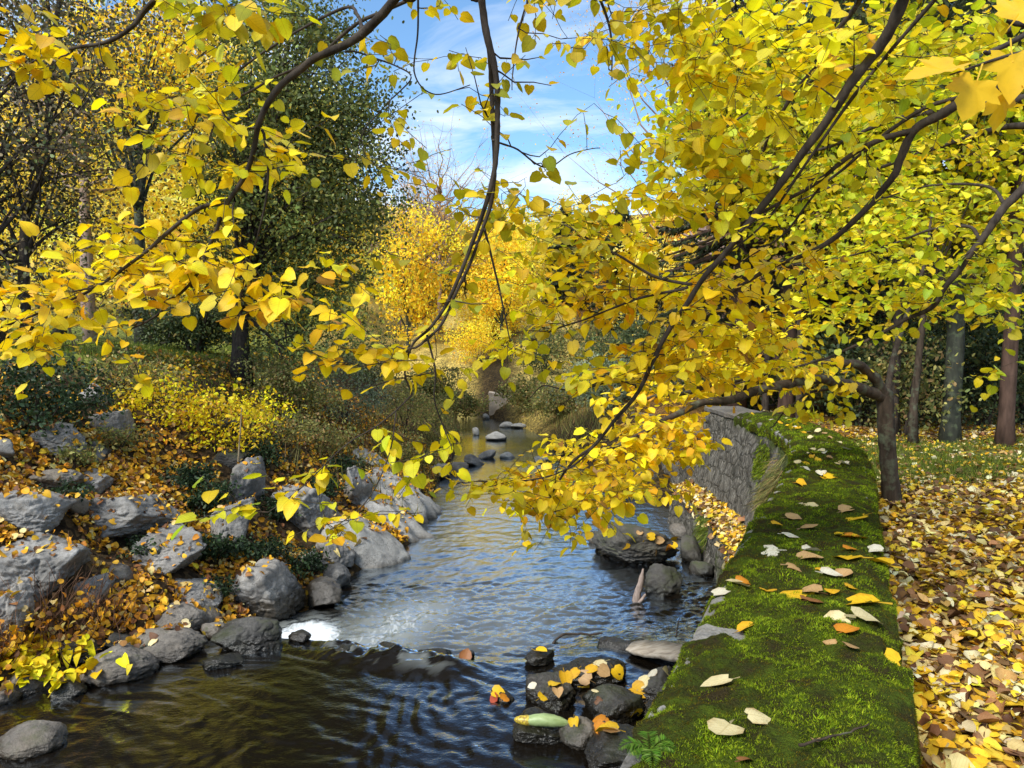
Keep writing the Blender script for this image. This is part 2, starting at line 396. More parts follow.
t2 = (sstep(4.3, 5.2, dL + nz * .5) * (1 - sstep(16, 24, dL)))[:, None]; gc = gc * (1 - t2) + c_lawn * (1 + .3 * nz[:, None]) * t2
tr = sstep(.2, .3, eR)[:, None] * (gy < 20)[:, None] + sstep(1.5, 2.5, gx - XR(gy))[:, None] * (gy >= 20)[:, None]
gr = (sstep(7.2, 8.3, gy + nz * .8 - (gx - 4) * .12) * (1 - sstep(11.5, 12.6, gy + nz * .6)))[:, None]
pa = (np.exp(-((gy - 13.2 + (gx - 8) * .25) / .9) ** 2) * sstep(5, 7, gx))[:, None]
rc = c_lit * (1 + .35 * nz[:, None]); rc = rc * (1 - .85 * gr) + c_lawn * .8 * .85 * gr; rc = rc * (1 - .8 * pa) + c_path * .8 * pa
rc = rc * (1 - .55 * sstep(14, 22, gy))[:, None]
tr = tr * (1 - sstep(24, 32, gy) * (gx < 6))[:, None]
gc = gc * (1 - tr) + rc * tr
mg, nt, out = newmat('forest_ground')
at = nd(nt, 'Attribute', attribute_name='Col'); ps = pos_(nt)
v = nd(nt, 'TexVoronoi'); v.inputs['Scale'].default_value = 14; L(nt, ps, v.inputs['Vector'])
sp = nt.nodes.new('ShaderNodeSeparateColor'); L(nt, v.outputs['Color'], sp.inputs[0])
spk = ramp(nt, sp.outputs[0], [(0, (.35, .33, .3)), (.45, (.8, .75, .7)), (.7, (1.9, 1.7, 1.2)), (.9, (2.6, 2.3, 1.6))])
c = mixc(nt, .8, at.outputs['Color'], spk, 'MULTIPLY')
c = mixc(nt, .6, c, ramp(nt, noise(nt, 30, 4, .7, ps), [(.3, (.5, .5, .5)), (.7, (1.3, 1.3, 1.3))]), 'MULTIPLY')
p = nd(nt, 'BsdfPrincipled', i_Roughness=.95); p.inputs['Specular IOR Level'].default_value = .1
L(nt, c, p.inputs['Base Color']); L(nt, bump(nt, noise(nt, 22, 5, .7, ps), .8, .04), p.inputs['Normal']); L(nt, p.outputs[0], out.inputs[0])
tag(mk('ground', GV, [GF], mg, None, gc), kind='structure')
near = (GV[:, 1] > 2) & (GV[:, 1] < 50) & (np.abs(GV[:, 0]) < 32)
keep = near[GF].all(1)
bv_add(GV, [GF[keep]], 'g')

# ------------------------------------------------------------------ river
ry = np.unique(np.concatenate([np.arange(3.4, 9.6, .028), np.arange(9.6, 16, .06), np.arange(16, 26, .15), np.arange(26, 44, .4)]))
NC = 240
tt = np.linspace(0, 1, NC)
WX = (XL(ry) - .45)[:, None] * (1 - tt) + (XR(ry) + .45)[:, None] * tt
WY = np.repeat(ry[:, None], NC, 1)
wx, wy = WX.ravel(), WY.ravel(); wz = water_z(wx, wy)
yl = LIP(wx); below = sstep(-.05, .25, wy - yl)
# water sheet rolling over the sill of stones
hump = np.exp(-((wy - yl + .06) / np.where(wy > yl, .15, .24)) ** 2) * sstep(-1.95, -1.6, wx) * (1 - sstep(-.75, -.15, wx))
wz = wz + hump * (.075 + .05 * n2(wx, wy, 3.2, 3, 31) + .03 * n2(wx, wy, 10, 3, 32))
# streaming ripples that converge on the lowest part of the sill
ang = np.arctan2(wx + .72, 7.1 - wy + 1e-3); rad = np.hypot(wx + .72, 7.1 - wy)
win = sstep(6.6, 6.2, wy) if False else (1 - sstep(6.15, 6.5, wy))
fan = (1 - np.clip(hump * 1.6, 0, 1)) * (np.exp(-((ang - .12) / .38) ** 2)) * win * np.exp(-np.maximum(0, rad - 1.0) / 1.6)
wz = wz + fan * .014 * np.sin(ang * 58 + 7.0 * n2(wx, wy, 1.3, 3, 33)) * (.6 + .6 * n2(wx, wy, 2, 2, 34))
# diagonal current lines in the near pool
wob = n2(wx, wy, .8, 2, 35)
u1 = wx * .80 - wy * .60 + wob * .35; u2 = wx * .60 + wy * .80 + wob * .3
amp = (1 - below) * (1 - .6 * np.exp(-((wx + 1.5) / 1.0) ** 2 - ((wy - 5.9) / .5) ** 2))
wz = wz + amp * (.009 * fbm(np.stack([u1 * 1.6, u2 * 6.5, 0 * u1], 1), 3) + .007 * fbm(np.stack([u1 * 5, u2 * 15, 0 * u1 + 5], 1), 2) + .0028 * fbm(np.stack([u1 * 14, u2 * 30, 0 * u1 + 9], 1), 2))
# choppy water under the sill and in the riffles
chop = below * (1.0 * np.exp(-((wy - 8.2) / 1.6) ** 2) + .45 * np.exp(-((wy - 11.5) / 2.5) ** 2) + .5 * sstep(1.0, 2.2, wx) * np.exp(-((wy - 8.5) / 2.5) ** 2) + .26)
wz = wz + chop * (.016 * fbm(np.stack([wx * 3.2, wy * 4.6, 0 * wx + 7], 1), 4) + .009 * fbm(np.stack([wx * 11, wy * 15, 0 * wx + 8], 1), 2))
fo = np.exp(-(((wx + 1.25 - (wy - 8.2) * .42) / .72) ** 2)) * sstep(.14, .5, wy - yl) * (1 - sstep(8.2, 10.0, wy)) * .52
fo = np.maximum(fo, 1.5 * np.exp(-((wx + 2.22) / .36) ** 2 - ((wy - 7.75) / .45) ** 2) * sstep(.05, .2, wy - yl))
fo = np.maximum(fo, .26 * np.exp(-((wx - .1 - (wy - 8.5) * .35) / 1.1) ** 2) * sstep(.5, 1.2, wy - yl) * (1 - sstep(9.0, 11.0, wy)))
fo = np.maximum(fo, .30 * hump * sstep(-.1, .4, n2(wx, wy, 5, 3, 40)))
fo = np.maximum(fo, .42 * np.exp(-((wy - 12.2) / .8) ** 2) * np.exp(-((wx + .6) / .9) ** 2))
fo = np.maximum(fo, .45 * np.exp(-((wy - 22.0) / .8) ** 2)); fo = np.maximum(fo, .4 * np.exp(-((wy - 28.0) / 1.2) ** 2))
wc = np.stack([fo, below, hump], 1)
mw, nt, out = newmat('river_water')
at = nd(nt, 'Attribute', attribute_name='Col'); sp = nt.nodes.new('ShaderNodeSeparateColor'); L(nt, at.outputs['Color'], sp.inputs[0])
ps = pos_(nt)
h1 = noise(nt, 7, 4, .6, scaled(nt, ps, (1, 1.8, 1))); h2 = noise(nt, 34, 3, .6, scaled(nt, ps, (1, 1.6, 1)))
hh = math_(nt, 'ADD', math_(nt, 'MULTIPLY', h1, 1.0), math_(nt, 'MULTIPLY', h2, math_(nt, 'ADD', math_(nt, 'MULTIPLY', sp.outputs[1], .25), .30)))
nrm = bump(nt, hh, .32, .014)
gl = nd(nt, 'BsdfGlossy', i_Roughness=.02); gl.inputs['Color'].default_value = (.80, .90, 1, 1); L(nt, nrm, gl.inputs['Normal'])
df = nd(nt, 'BsdfDiffuse'); L(nt, mixc(nt, ramp(nt, sp.outputs[0], [(.05, (0, 0, 0)), (.75, (1, 1, 1))]), (.008, .006, .004), (.36, .39, .38)), df.inputs['Color'])
tr_ = nd(nt, 'BsdfTransparent'); tr_.inputs['Color'].default_value = (.62, .44, .22, 1)
body = nd(nt, 'MixShader'); L(nt, math_(nt, 'MULTIPLY', math_(nt, 'SUBTRACT', 1.0, sp.outputs[0], True), .10), body.inputs[0]); L(nt, df.outputs[0], body.inputs[1]); L(nt, tr_.outputs[0], body.inputs[2])
fr = nd(nt, 'Fresnel'); fr.inputs['IOR'].default_value = 1.36; L(nt, nrm, fr.inputs['Normal'])
wat = nd(nt, 'MixShader'); L(nt, math_(nt, 'MINIMUM', math_(nt, 'MULTIPLY', math_(nt, 'POWER', fr.outputs[0], 2.9), 165.0), .88), wat.inputs[0]); L(nt, body.outputs[0], wat.inputs[1]); L(nt, gl.outputs[0], wat.inputs[2])
fm = nd(nt, 'BsdfDiffuse'); fm.inputs['Color'].default_value = (.72, .76, .80, 1)
fn = noise(nt, 4.5, 8, .74, scaled(nt, ps, (1.6, .8, 1)), dist=2.2)
ff = math_(nt, 'ADD', math_(nt, 'MULTIPLY', fn, 1.5), math_(nt, 'SUBTRACT', math_(nt, 'MULTIPLY', sp.outputs[0], 1.0), 1.27))
ff = math_(nt, 'MULTIPLY', math_(nt, 'MULTIPLY', ff, 2.2, True), ramp(nt, sp.outputs[0], [(.04, (0, 0, 0)), (.3, (1, 1, 1))]))
fin = nd(nt, 'MixShader'); L(nt, ff, fin.inputs[0]); L(nt, wat.outputs[0], fin.inputs[1]); L(nt, fm.outputs[0], fin.inputs[2]); L(nt, fin.outputs[0], out.inputs[0])
tag(mk('river_water', np.stack([wx, wy, wz], 1), [grid_faces(len(ry), NC)], mw, None, wc), kind='structure')

# ------------------------------------------------------------------ mossy wall
def wall_frame(y):
    y = np.asarray(y, float); x = WL(y)
    k = np.array([np.interp(y + o, _W[:, 0], _W[:, 1]) for o in np.linspace(-.5, .5, 9)]).mean(0)
    dx = (WL(y + .35) - WL(y - .35)) / .7
    nrm_ = norm(np.stack([np.ones_like(dx), -dx], 1))
    return np.stack([k, y], 1), nrm_
def sweep(yv, prof, disp=None):
    """prof (m,2): offset to the right of the left edge, z ; returns V, faces"""
    c, n = wall_frame(yv); prof = np.asarray(prof, float)
    xy = c[:, None] + n[:, None] * prof[None, :, :1]
    V = np.concatenate([xy, np.repeat(prof[None, :, 1:], len(yv), 0)], 2)
    if disp is not None: V = disp(V, n)
    return V.reshape(-1, 3), grid_faces(len(yv), len(prof))[:, ::-1]
def resample(pr, step):
    pr = np.asarray(pr, float); o = [pr[0]]
    for a, b in zip(pr[:-1], pr[1:]):
        k = max(1, int(np.linalg.norm(b - a) / step))
        for t in range(1, k + 1): o.append(a + (b - a) * t / k)
    return np.array(o)
ms, nt, out = newmat('lichen_streaked_masonry')
ps = pos_(nt)
v = nd(nt, 'TexVoronoi', feature='DISTANCE_TO_EDGE'); v.inputs['Scale'].default_value = 1.0
wv = nt.nodes.new('ShaderNodeVectorMath'); wv.operation = 'MULTIPLY_ADD'; L(nt, noise(nt, 4, 3, .6, ps, out='Color'), wv.inputs[0]); wv.inputs[1].default_value = (.25, .25, .25); L(nt, ps, wv.inputs[2])
L(nt, scaled(nt, wv.outputs[0], (2.3, 2.3, 5.0)), v.inputs['Vector'])
st = noise(nt, 1.0, 6, .72, scaled(nt, ps, (22, 22, 2.6)), dist=.4)
c = ramp(nt, st, [(.34, (.040, .035, .028)), (.5, (.125, .112, .092)), (.66, (.265, .245, .205))])
c = mixc(nt, .55, c, ramp(nt, noise(nt, 40, 4, .7, ps), [(.3, (.5, .5, .5)), (.7, (1.3, 1.3, 1.3))]), 'MULTIPLY')
c = mixc(nt, ramp(nt, v.outputs['Distance'], [(0, (.85, .85, .85)), (.07, (0, 0, 0))]), c, (.035, .032, .022))
sy = nt.nodes.new('ShaderNodeSeparateXYZ'); L(nt, ps, sy.inputs[0])
mk_ = math_(nt, 'ADD', noise(nt, 1.6, 5, .65, ps), math_(nt, 'MULTIPLY', math_(nt, 'SUBTRACT', 9.4, sy.outputs[1]), .09))
mk_ = math_(nt, 'ADD', mk_, math_(nt, 'MULTIPLY', math_(nt, 'MAXIMUM', math_(nt, 'ADD', sy.outputs[2], 1.42), 0.0), 1.0))
c = mixc(nt, ramp(nt, mk_, [(.53, (0, 0, 0)), (.68, (.9, .9, .9))]), c, ramp(nt, noise(nt, 60, 3, .7, ps), [(.3, (.022, .03, .006)), (.7, (.10, .13, .02))]))
p = nd(nt, 'BsdfPrincipled', i_Roughness=.9); p.inputs['Specular IOR Level'].default_value = .2; L(nt, c, p.inputs['Base Color'])
hb = math_(nt, 'ADD', math_(nt, 'MULTIPLY', math_(nt, 'MINIMUM', v.outputs['Distance'], .12), 4.5), math_(nt, 'ADD', st, math_(nt, 'MULTIPLY', noise(nt, 40, 4, .7, ps), .4)))
L(nt, bump(nt, hb, .8, .04), p.inputs['Normal']); L(nt, p.outputs[0], out.inputs[0])
M['masonry'] = ms

wall = thing('stone_wall', (float(WL(6.0)) + .25, 6.0, -1.45), 'long mossy stone retaining wall running beside the stream with leaves scattered on its top', 'wall')
wl0 = np.array(wall.location)
yv = np.concatenate([np.arange(-3, 5, .1), np.arange(5, 13.25, .05)])
face = resample([(.54, -1.9), (.54, -1.1), (.5, -1.085), (.06, -1.085), (.0, -1.1), (-.27, -2.38), (-.60, -2.50), (-.74, -3.5)], .055)
def wd(V, n):
    s = V.shape; f = V.reshape(-1, 3)
    k = fbm(f * np.array([2.3, 2.3, 4.5]), 3) * .045 + fbm(f * 9, 2) * .018
    left = (np.arange(s[1]) > np.argmax(face[:, 0] < .05)).astype(float)
    kk = (k.reshape(s[0], s[1]) * left)
    V = V.copy(); V[..., 0] += kk * n[:, None, 0]; V[..., 1] += kk * n[:, None, 1]; V[..., 2] += kk * .5
    return V
V, Fc = sweep(yv, face, wd)
mk('masonry', V, [Fc], ms, wall, None, True, wl0); bv_add(V, [Fc], 'w')
# end cap where the high wall stops
# coping stones
joints = [-3, -1.3, .7, 2.58, 3.9, 5.2, 6.5, 7.8, 9.2, 10.6, 12.0, 13.25]
for a, b in zip(joints[:-1], joints[1:]):
    yy = np.linspace(a + .015, b - .015, 10)
    pr = resample([(.56, -1.085), (.60, -1.06), (.58, -1.01), (-.0, -1.01), (-.035, -1.03), (-.03, -1.09)], .06)
    def cd(V, n):
        k = fbm(V.reshape(-1, 3) * 7, 3).reshape(V.shape[:2]) * .012
        V = V.copy(); V[..., 2] += k; V[..., :2] += k[..., None] * n[:, None]; return V
    V, Fc = sweep(yy, pr, cd)
    m = len(pr); nV = len(V)
    caps = [np.arange(m)[None], (nV - m + np.arange(m))[None, ::-1]]
    mk('coping_stone', V, [Fc] + caps, M['brownrock_far' if a > 9 else 'rock'], wall, None, False, wl0)
# moss cushions over the coping
mm, nt, out = newmat('moss_cushion')
ps = pos_(nt)
a = noise(nt, 7, 5, .65, ps); b = noise(nt, 150, 3, .7, ps)
c = ramp(nt, a, [(.36, (.04, .030, .012)), (.48, (.040, .048, .008)), (.60, (.065, .095, .008)), (.75, (.10, .14, .010))])  # sheet coloured darker to paint the shade in gaps between fronds
c = mixc(nt, .75, c, ramp(nt, b, [(.3, (.35, .35, .35)), (.7, (1.4, 1.4, 1.4))]), 'MULTIPLY')
p = nd(nt, 'BsdfPrincipled', i_Roughness=.95); p.inputs['Specular IOR Level'].default_value = .1; L(nt, c, p.inputs['Base Color'])
L(nt, bump(nt, math_(nt, 'ADD', b, noise(nt, 50, 3, .6, ps)), 1.0, .012), p.inputs['Normal']); L(nt, p.outputs[0], out.inputs[0])
MOSS_V, MOSS_F, mo = [], [], 0
def moss_seg(a, b, near):
    global mo
    yy = np.arange(a, b, .02 if near else .045); m = 46 if near else 30
    th = np.linspace(0, 1, m)
    off = np.concatenate([[.63, .645], np.linspace(.635, -.025, m - 4), [-.045, -.03]])
    zz = np.concatenate([[-1.16, -1.07], np.full(m - 4, -.985), [-1.05, -1.15]])
    c, n = wall_frame(yy)
    xy = c[:, None] + n[:, None] * off[None, :, None]
    V = np.concatenate([xy, np.repeat(zz[None, :, None], len(yy), 0)], 2)
    f = V.reshape(-1, 3)
    k = (fbm(f * 2.2, 3) * .020 + fbm(f * 8, 3) * .020 + np.abs(fbm(f * 24, 3)) * .016).reshape(V.shape[:2])
    e = np.minimum(np.abs(off + .03), np.abs(off - .63))[None]
    rim = -.035 * np.exp(-(e / .05) ** 2)
    V[..., 2] += k + rim
    sidew = np.exp(-(e / .06) ** 2)
    wob = (fbm(f * np.array([6, 6, 6.]), 3) * .03).reshape(V.shape[:2]) * sidew * np.sign(off - .28)[None]
    V[..., :2] += wob[..., None] * n[:, None]
    # rounded ends, and slots at the joints between coping stones
    en = np.minimum(yy - a, b - yy)
    V[..., 2] -= (.022 * np.exp(-(en / .012) ** 2))[:, None]
    for j in joints[4:-1]:
        V[..., 2] -= (.022 * np.exp(-((yy - j) / .035) ** 2))[:, None] * (.6 + .4 * sidew)
    bare = np.exp(-((yy - 2.6) / .06) ** 4)[:, None] * (sstep(.16, .08, off) if False else (1 - sstep(.06, .17, off)))[None]
    bare = np.maximum(bare, np.exp(-((yy - 2.58) / .035) ** 4)[:, None] * sstep(.57, .62, off)[None])
    V[..., 2] -= .07 * bare; V[..., :2] += bare[..., None] * n[:, None] * np.where(off < .3, .06, -.06)[None, :, None]
    V = V.reshape(-1, 3); Fc = grid_faces(len(yy), m)[:, ::-1]
    mk('moss_cushion', V, [Fc], mm, wall, None, True, wl0)
    MOSS_V.append(V); MOSS_F.append(Fc + mo); mo += len(V)
moss_seg(-3, .4, False); moss_seg(.4, 2.575, True); moss_seg(2.585, 5.2, True); moss_seg(5.2, 11.5, False)
MV = np.concatenate(MOSS_V); MF = np.concatenate(MOSS_F)
bv_add(MV, [MF], 'm')
# moss fronds
def frond_set(ymin, ymax, n, size):
    ok = (MV[MF].mean(1)[:, 1] > ymin) & (MV[MF].mean(1)[:, 1] < ymax)
    Q = MV[MF[ok]]; nr = norm(np.cross(Q[:, 1] - Q[:, 0], Q[:, 3] - Q[:, 0]))
    ar = np.linalg.norm(np.cross(Q[:, 1] - Q[:, 0], Q[:, 3] - Q[:, 0]), axis=1); ar /= ar.sum()
    i = RNG.choice(len(Q), n, p=ar); u = RNG.random((n, 2))
    p = Q[i, 0] * ((1 - u[:, :1]) * (1 - u[:, 1:])) + Q[i, 1] * (u[:, :1] * (1 - u[:, 1:])) + Q[i, 2] * u[:, :1] * u[:, 1:] + Q[i, 3] * (1 - u[:, :1]) * u[:, 1:]
    nn = nr[i]; nn[nn[:, 2] < -.1] *= -1; nn = norm(nn + .35 * np.stack([fbm(p * 40, 1), fbm(p * 40 + 50, 1), 0 * p[:, 0]], 1))
    pat = fbm(p * 5.5, 3) + .5 * fbm(p * 24, 2)
    c = pick('moss', n, .25) * np.clip(.95 + .95 * pat, .2, 1.8)[:, None]
    br = sstep(-.05, -.4, pat) if False else np.clip((-.05 - pat) / .35, 0, 1); br = br[:, None]; c = c * (1 - br) + c * np.array([1.5, .80, 1.3]) * br
    D = nn + RNG.normal(size=(n, 3)) * .55
    return p - nn * .003, D, norm(np.cross(D, RNG.normal(size=(n, 3)))), size * RNG.uniform(.5, 1.3, n) * np.clip(1 + pat * .6, .4, 1.6), c
for a, b, n, s, w in ((1.5, 3.0, 180000, .0085, .36), (3.0, 6.0, 130000, .0115, .40), (6.0, 11, 55000, .018, .45)):
    p_, D_, N_, S_, C_ = frond_set(a, b, n, s)
    o = leaves('moss_frond', p_, D_, N_, S_, C_, M['mossblade'], wall, 'blade', 0, 0, w, wl0); o['kind'] = 'stuff'

# the lower wall that carries on downstream
lw = thing('low_wall', (3.4, 16.5, -3.0), 'grey low stone wall carrying on downstream past the end of the mossy wall', 'wall')
yv = np.arange(13.35, 21, .1)
fc2 = resample([(.4, -2.2), (.4, -1.62), (0, -1.6), (-.2, -3.4)], .07)
def wd2(V, n):
    k = fbm(V.reshape(-1, 3) * np.array([2.3, 2.3, 4.5]), 3).reshape(V.shape[:2]) * .05
    V = V.copy(); V[..., 0] += k; V[..., 2] += k * .4 - .03 * (V[..., 1] - 13.3); return V
V, Fc = sweep(yv, fc2, wd2); mk('masonry', V, [Fc], ms, lw, None, True, (3.4, 16.5, -3.0))
yy = np.arange(13.4, 21, .3)
V, Fc = sweep(yy, resample([(.44, -1.63), (.44, -1.55), (-.05, -1.55), (-.05, -1.63)], .1), lambda V, n: V - np.array([0, 0, .03]) * (V[..., 1:2] - 13.3))
mk('coping', V, [Fc], M['brownrock_far'], lw, None, False, (3.4, 16.5, -3.0))

# ------------------------------------------------------------------ rocks
def ico(sub):
    bm = bmesh.new(); bmesh.ops.create_icosphere(bm, subdivisions=sub, radius=1)
    v = np.array([x.co[:] for x in bm.verts]); f = np.array([[q.index for q in x.verts] for x in bm.faces]); bm.free(); return v, f
ICO = {4: ico(6), 3: ico(5), 2: ico(4)}
def rock_verts(a, b, c, seed, rnd, sub):
    r = np.random.default_rng(seed); n, f = ICO[sub]
    K = 11; pn = norm(r.normal(size=(K, 3)) * np.array([1, 1, .9])); pd = r.uniform(.5, 1.0, K)
    dp = n @ pn.T; q = np.where(dp > .06, pd / np.maximum(dp, .06), 9.0)
    rr = (np.sum(np.minimum(q, 9.0) ** -44, 1)) ** (-1 / 44)
    rr = np.minimum(rr, 1.3) * (1 - rnd) + rnd * .9
    rr = rr * (1 + .07 * fbm(n * 1.5 + seed * 3.1, 3) + .05 * fbm(n * 4.5 + seed, 4) * (1.25 - rnd) + .016 * fbm(n * 13 + seed, 4) - .05 * np.clip(np.abs(pnoise(n * 2.2 + seed * 1.7)) * -9 + 1, 0, 1) * (1.1 - rnd))
    v = n * rr[:, None]; ext = (v.max(0) - v.min(0)) / 2
    return v / ext * np.array([a, b, c]), f
ROCKN = 0
def slab(px, py, dims, tilt, rz, mat, label, ribs=0.0, group=None, seed=1, rnd=.25, sink=.12):
    """tilted slab of bedrock leaning on the bank; dims: up-slope, along the stream, thickness (half sizes)"""
    base = hit(px, py); a, b, c = dims
    v, f = rock_verts(1, 1, 1, 700 + seed, rnd, 3)
    v = np.sign(v) * np.abs(v) ** np.array([.8, .8, .9]); q = v * np.array([a, b, c])
    if ribs: q[:, 2] += ribs * (np.abs(((q[:, 1] * 2.6 + q[:, 0] * .9 + .35 * pnoise(v * 1.5 + seed)) % 1) - .5) * 2 - .5) * np.clip(v[:, 2] + .3, 0, 1)
    q[:, 2] += fbm(q * 2.5 + seed, 3) * .04
    R1 = np.array([[math.cos(tilt), 0, math.sin(tilt)], [0, 1, 0], [-math.sin(tilt), 0, math.cos(tilt)]])
    R2 = np.array([[math.cos(rz), -math.sin(rz), 0], [math.sin(rz), math.cos(rz), 0], [0, 0, 1]])
    q = q @ (R2 @ R1).T; V = q + base - np.array([.3, 0, 1]) * sink
    o = mk('sloping_boulder', V, [f], M[mat + ('_mid' if base[1] > 8.8 else '')], None, None, True, tuple(base)); tag(o, label, 'rock', group); bv_add(V, [f], 'r'); return o
def rock(px, py, w, h, mat, label, rnd=.35, name='boulder', cat='rock', group=None, tilt=0.0, lift=.0, deep=1.0, rz=None):
    global ROCKN
    ROCKN += 1; s = 100 + ROCKN
    base = hit(px, py + h * .38); Z = base[1]; k = Z / F
    a, c = w / 2 * k, h / 2 * k * 1.12; b = (a * .6 + c * .6) * deep
    big = w > 26
    v, f = rock_verts(a, b, c, s, rnd, 4 if w > 40 else 3 if big else 2)
    rg = np.random.default_rng(s); th = rg.uniform(-.3, .3) if rz is None else rz; ti = tilt
    R1 = np.array([[math.cos(ti), 0, math.sin(ti)], [0, 1, 0], [-math.sin(ti), 0, math.cos(ti)]])
    R2 = np.array([[math.cos(th), -math.sin(th), 0], [math.sin(th), math.cos(th), 0], [0, 0, 1]])
    v = v @ (R2 @ R1).T
    ctr = P(px, py, Z + b * .45)
    ctr[2] += lift
    V = v + ctr
    o = mk(name, V, [f], M[mat + ('_far' if Z > 18 else '_mid' if Z > 8.8 else '')], None, None, True, tuple(ctr))
    tag(o, label, cat, group)
    bv_add(V, [f], 'r')
    return o, ctr, (a, b, c)
BK = 'boulders on the leafy stream bank'
for r in [
 (58,442,54,37,'rock','grey boulder half hidden by the dark ivy at the left edge of the bank',0.10),
 (92,397,33,23,'rock','grey rock topmost on the bank below the lawn edge',0.10),
 (114,425,38,28,'rock','pointed grey rock high on the bank, just below the topmost one',0.05),
 (99,451,26,23,'rock','small wedge-shaped grey rock in leaves midway up the bank',0.05),
 (53,481,46,22,'brownrock','flat brown rock with leaves on top, above the two big left boulders',.2),
 (97,481,35,25,'rock','small squarish grey rock beside the flat brown rock on the bank',0.05),
 (34,518,80,41,'rock','slanting cracked grey boulder above the largest block at the left edge',0.07),
 (130,517,109,57,'rock','big grey boulder with a saddle-shaped top in the middle of the leafy bank',0.12),
 (78,507,20,20,'brownrock','small brown rock between the slanting boulder and the saddle-topped boulder',.3),
 (38,566,106,76,'rock','largest grey block of the bank, broad flat face at the left edge',0.06),
 (231,524,42,62,'rock','tall narrow grey slab standing beside the dark ivy',0.05),
 (170,555,64,48,'rock','slanted grey slab among leaves below the saddle-topped boulder',0.07),
 (250,487,35,46,'rock','upright grey rock in shade behind the tall narrow slab',0.07),
 (3,453,26,21,'rock','small grey rock cut by the left edge of the photo',0.10),
 (196,542,18,14,'darkrock','small round dark rock in the ivy beside the slanted slab',0.33),
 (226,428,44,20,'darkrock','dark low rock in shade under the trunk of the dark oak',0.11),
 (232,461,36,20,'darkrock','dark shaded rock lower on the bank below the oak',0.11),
 (10,612,50,60,'rock','grey block under the largest one, cut by the left edge',0.07),
 (92,590,38,30,'rock','small sloping grey rock right of the largest block',0.10),
 (119,576,28,22,'brownrock','dark round rock with a leaf on it, below the slanted slab',.5),
 (187,597,66,34,'rock','flat grey rock just above the domed rock near the water',0.15),
 (179,621,54,30,'brownrock','domed brown-grey rock with pale leaf on it near the water',.6),
 (208,618,34,24,'brownrock','brown rock tucked against the right side of the domed rock',.5),
 (116,667,74,38,'brownrock','long rounded brown boulder at the water edge with a groove across it',.55),
 (165,648,76,32,'brownrock','long rounded grey-brown boulder at the waterline with one pale leaf',.6),
 (217,632,34,18,'brownrock','small brown rock between the domed rock and the wet boulder',.5),
 (222,662,42,16,'darkrock','flat reddish dark rock awash at the tip of the bank',0.28),
 (119,641,30,16,'darkrock','small dark rock behind the long grooved boulder',0.22),
 (76,650,62,30,'darkrock','dark low boulder behind the twigs and leaves at the left waterline',0.22),
 (27,684,46,28,'brownrock','rounded brown rock at the left waterline under yellow leaves',.6),
 (6,699,32,20,'brownrock','small brown rock at the waterline cut by the left edge',.6),
 (32,742,70,30,'brownrock','smooth oval rock rising out of the water in the bottom left corner',.75),
 (70,692,32,18,'darkrock','dark rock just under the yellow leaves at the left waterline',0.28),
 (262,597,85,57,'rock','large rounded grey boulder at the water edge beside the small fall',0.23),
 (252,634,70,40,'darkrock','dark wet boulder below the large rounded one, water running over it',0.33),
 (302,637,22,11,'darkrock','small dark stone in the white water of the small fall',0.33),
 (321,597,35,28,'rock','small grey rock between ivy and the fast water',0.20),
 (333,580,33,25,'rock','rounded grey rock next to the pale smooth boulder, lower left of it',0.25),
 (356,490,28,39,'rock','narrow upright grey rock behind the pale smooth boulder',0.07),
 (302,513,68,53,'rock','broad grey boulder behind the yellow-green hanging leaves',0.12),
 (335,554,35,28,'rock','low grey rock wedged under the pale smooth boulder',0.15),
 (311,562,35,21,'rock','flat grey rock in leaves left of the pale smooth boulder',0.15),
 (415,481,26,14,'pale','pinkish flat rock on top of the farthest ribbed slab',.3),
 (440,471,24,17,'rock','grey rock at the bend, leftmost of the row of bank stones',0.25),
 (457,469,22,12,'brownrock','brown rock in the row of bank stones at the bend',.5),
 (473,461,21,12,'rock','rounded grey stone third in the row at the bend',0.25),
 (488,455,19,10,'rock','smaller grey stone at the far end of the row at the bend',0.25)]:
    nm = 'boulder' if r[2] > 24 else 'rock'
    rock(*r[:6], rnd=r[6], name=nm, tilt=(.5 if r[4] == 'pale' and r[2] > 30 else .22 if 'slant' in r[5] or 'slop' in r[5] else .06), group=BK)
slab(370, 548, (.82, .62, .42), .62, .25, 'pale', 'pale smooth rounded boulder sloping into the stream', 0, BK, 1, .5)
slab(402, 524, (.95, .55, .34), .80, .12, 'pale', 'pale ribbed slab leaning behind the pale smooth boulder', .13, BK, 2, .3)
slab(412, 503, (1.05, .75, .34), .82, .05, 'pale', 'big pale ribbed slab farthest along the left water edge', .16, BK, 3, .25)
slab(384, 470, (.75, .42, .26), .95, .2, 'pale', 'pale tilted slab with dark shadow under the bushes', .08, BK, 4, .2)
for r in [
 (507,425,15,7,'pale','flat grey rock left of two midstream near the far shrubs',.5),
 (520,426,17,6,'pale','flat grey rock right of two midstream near the far shrubs',.5),
 (497,437,22,9,'pale','reddish low rock midstream in the far pool',.5),
 (507,456,16,7,'pale','pale rock at the small step between the far pools',.5),
 (476,432,8,9,'pale','small upright grey stone at the left side of the far pool',.5),
 (486,417,7,6,'pale','tiny pale round stone farthest up the visible stream',.7),
 (543,460,20,8,'pale','reddish rock at the right side of the far pool step',.5)]:
    rock(*r[:6], rnd=r[6], name='rock', group='stones in the far stretch of stream')
RK = 'rocks in the stream beside the wall'
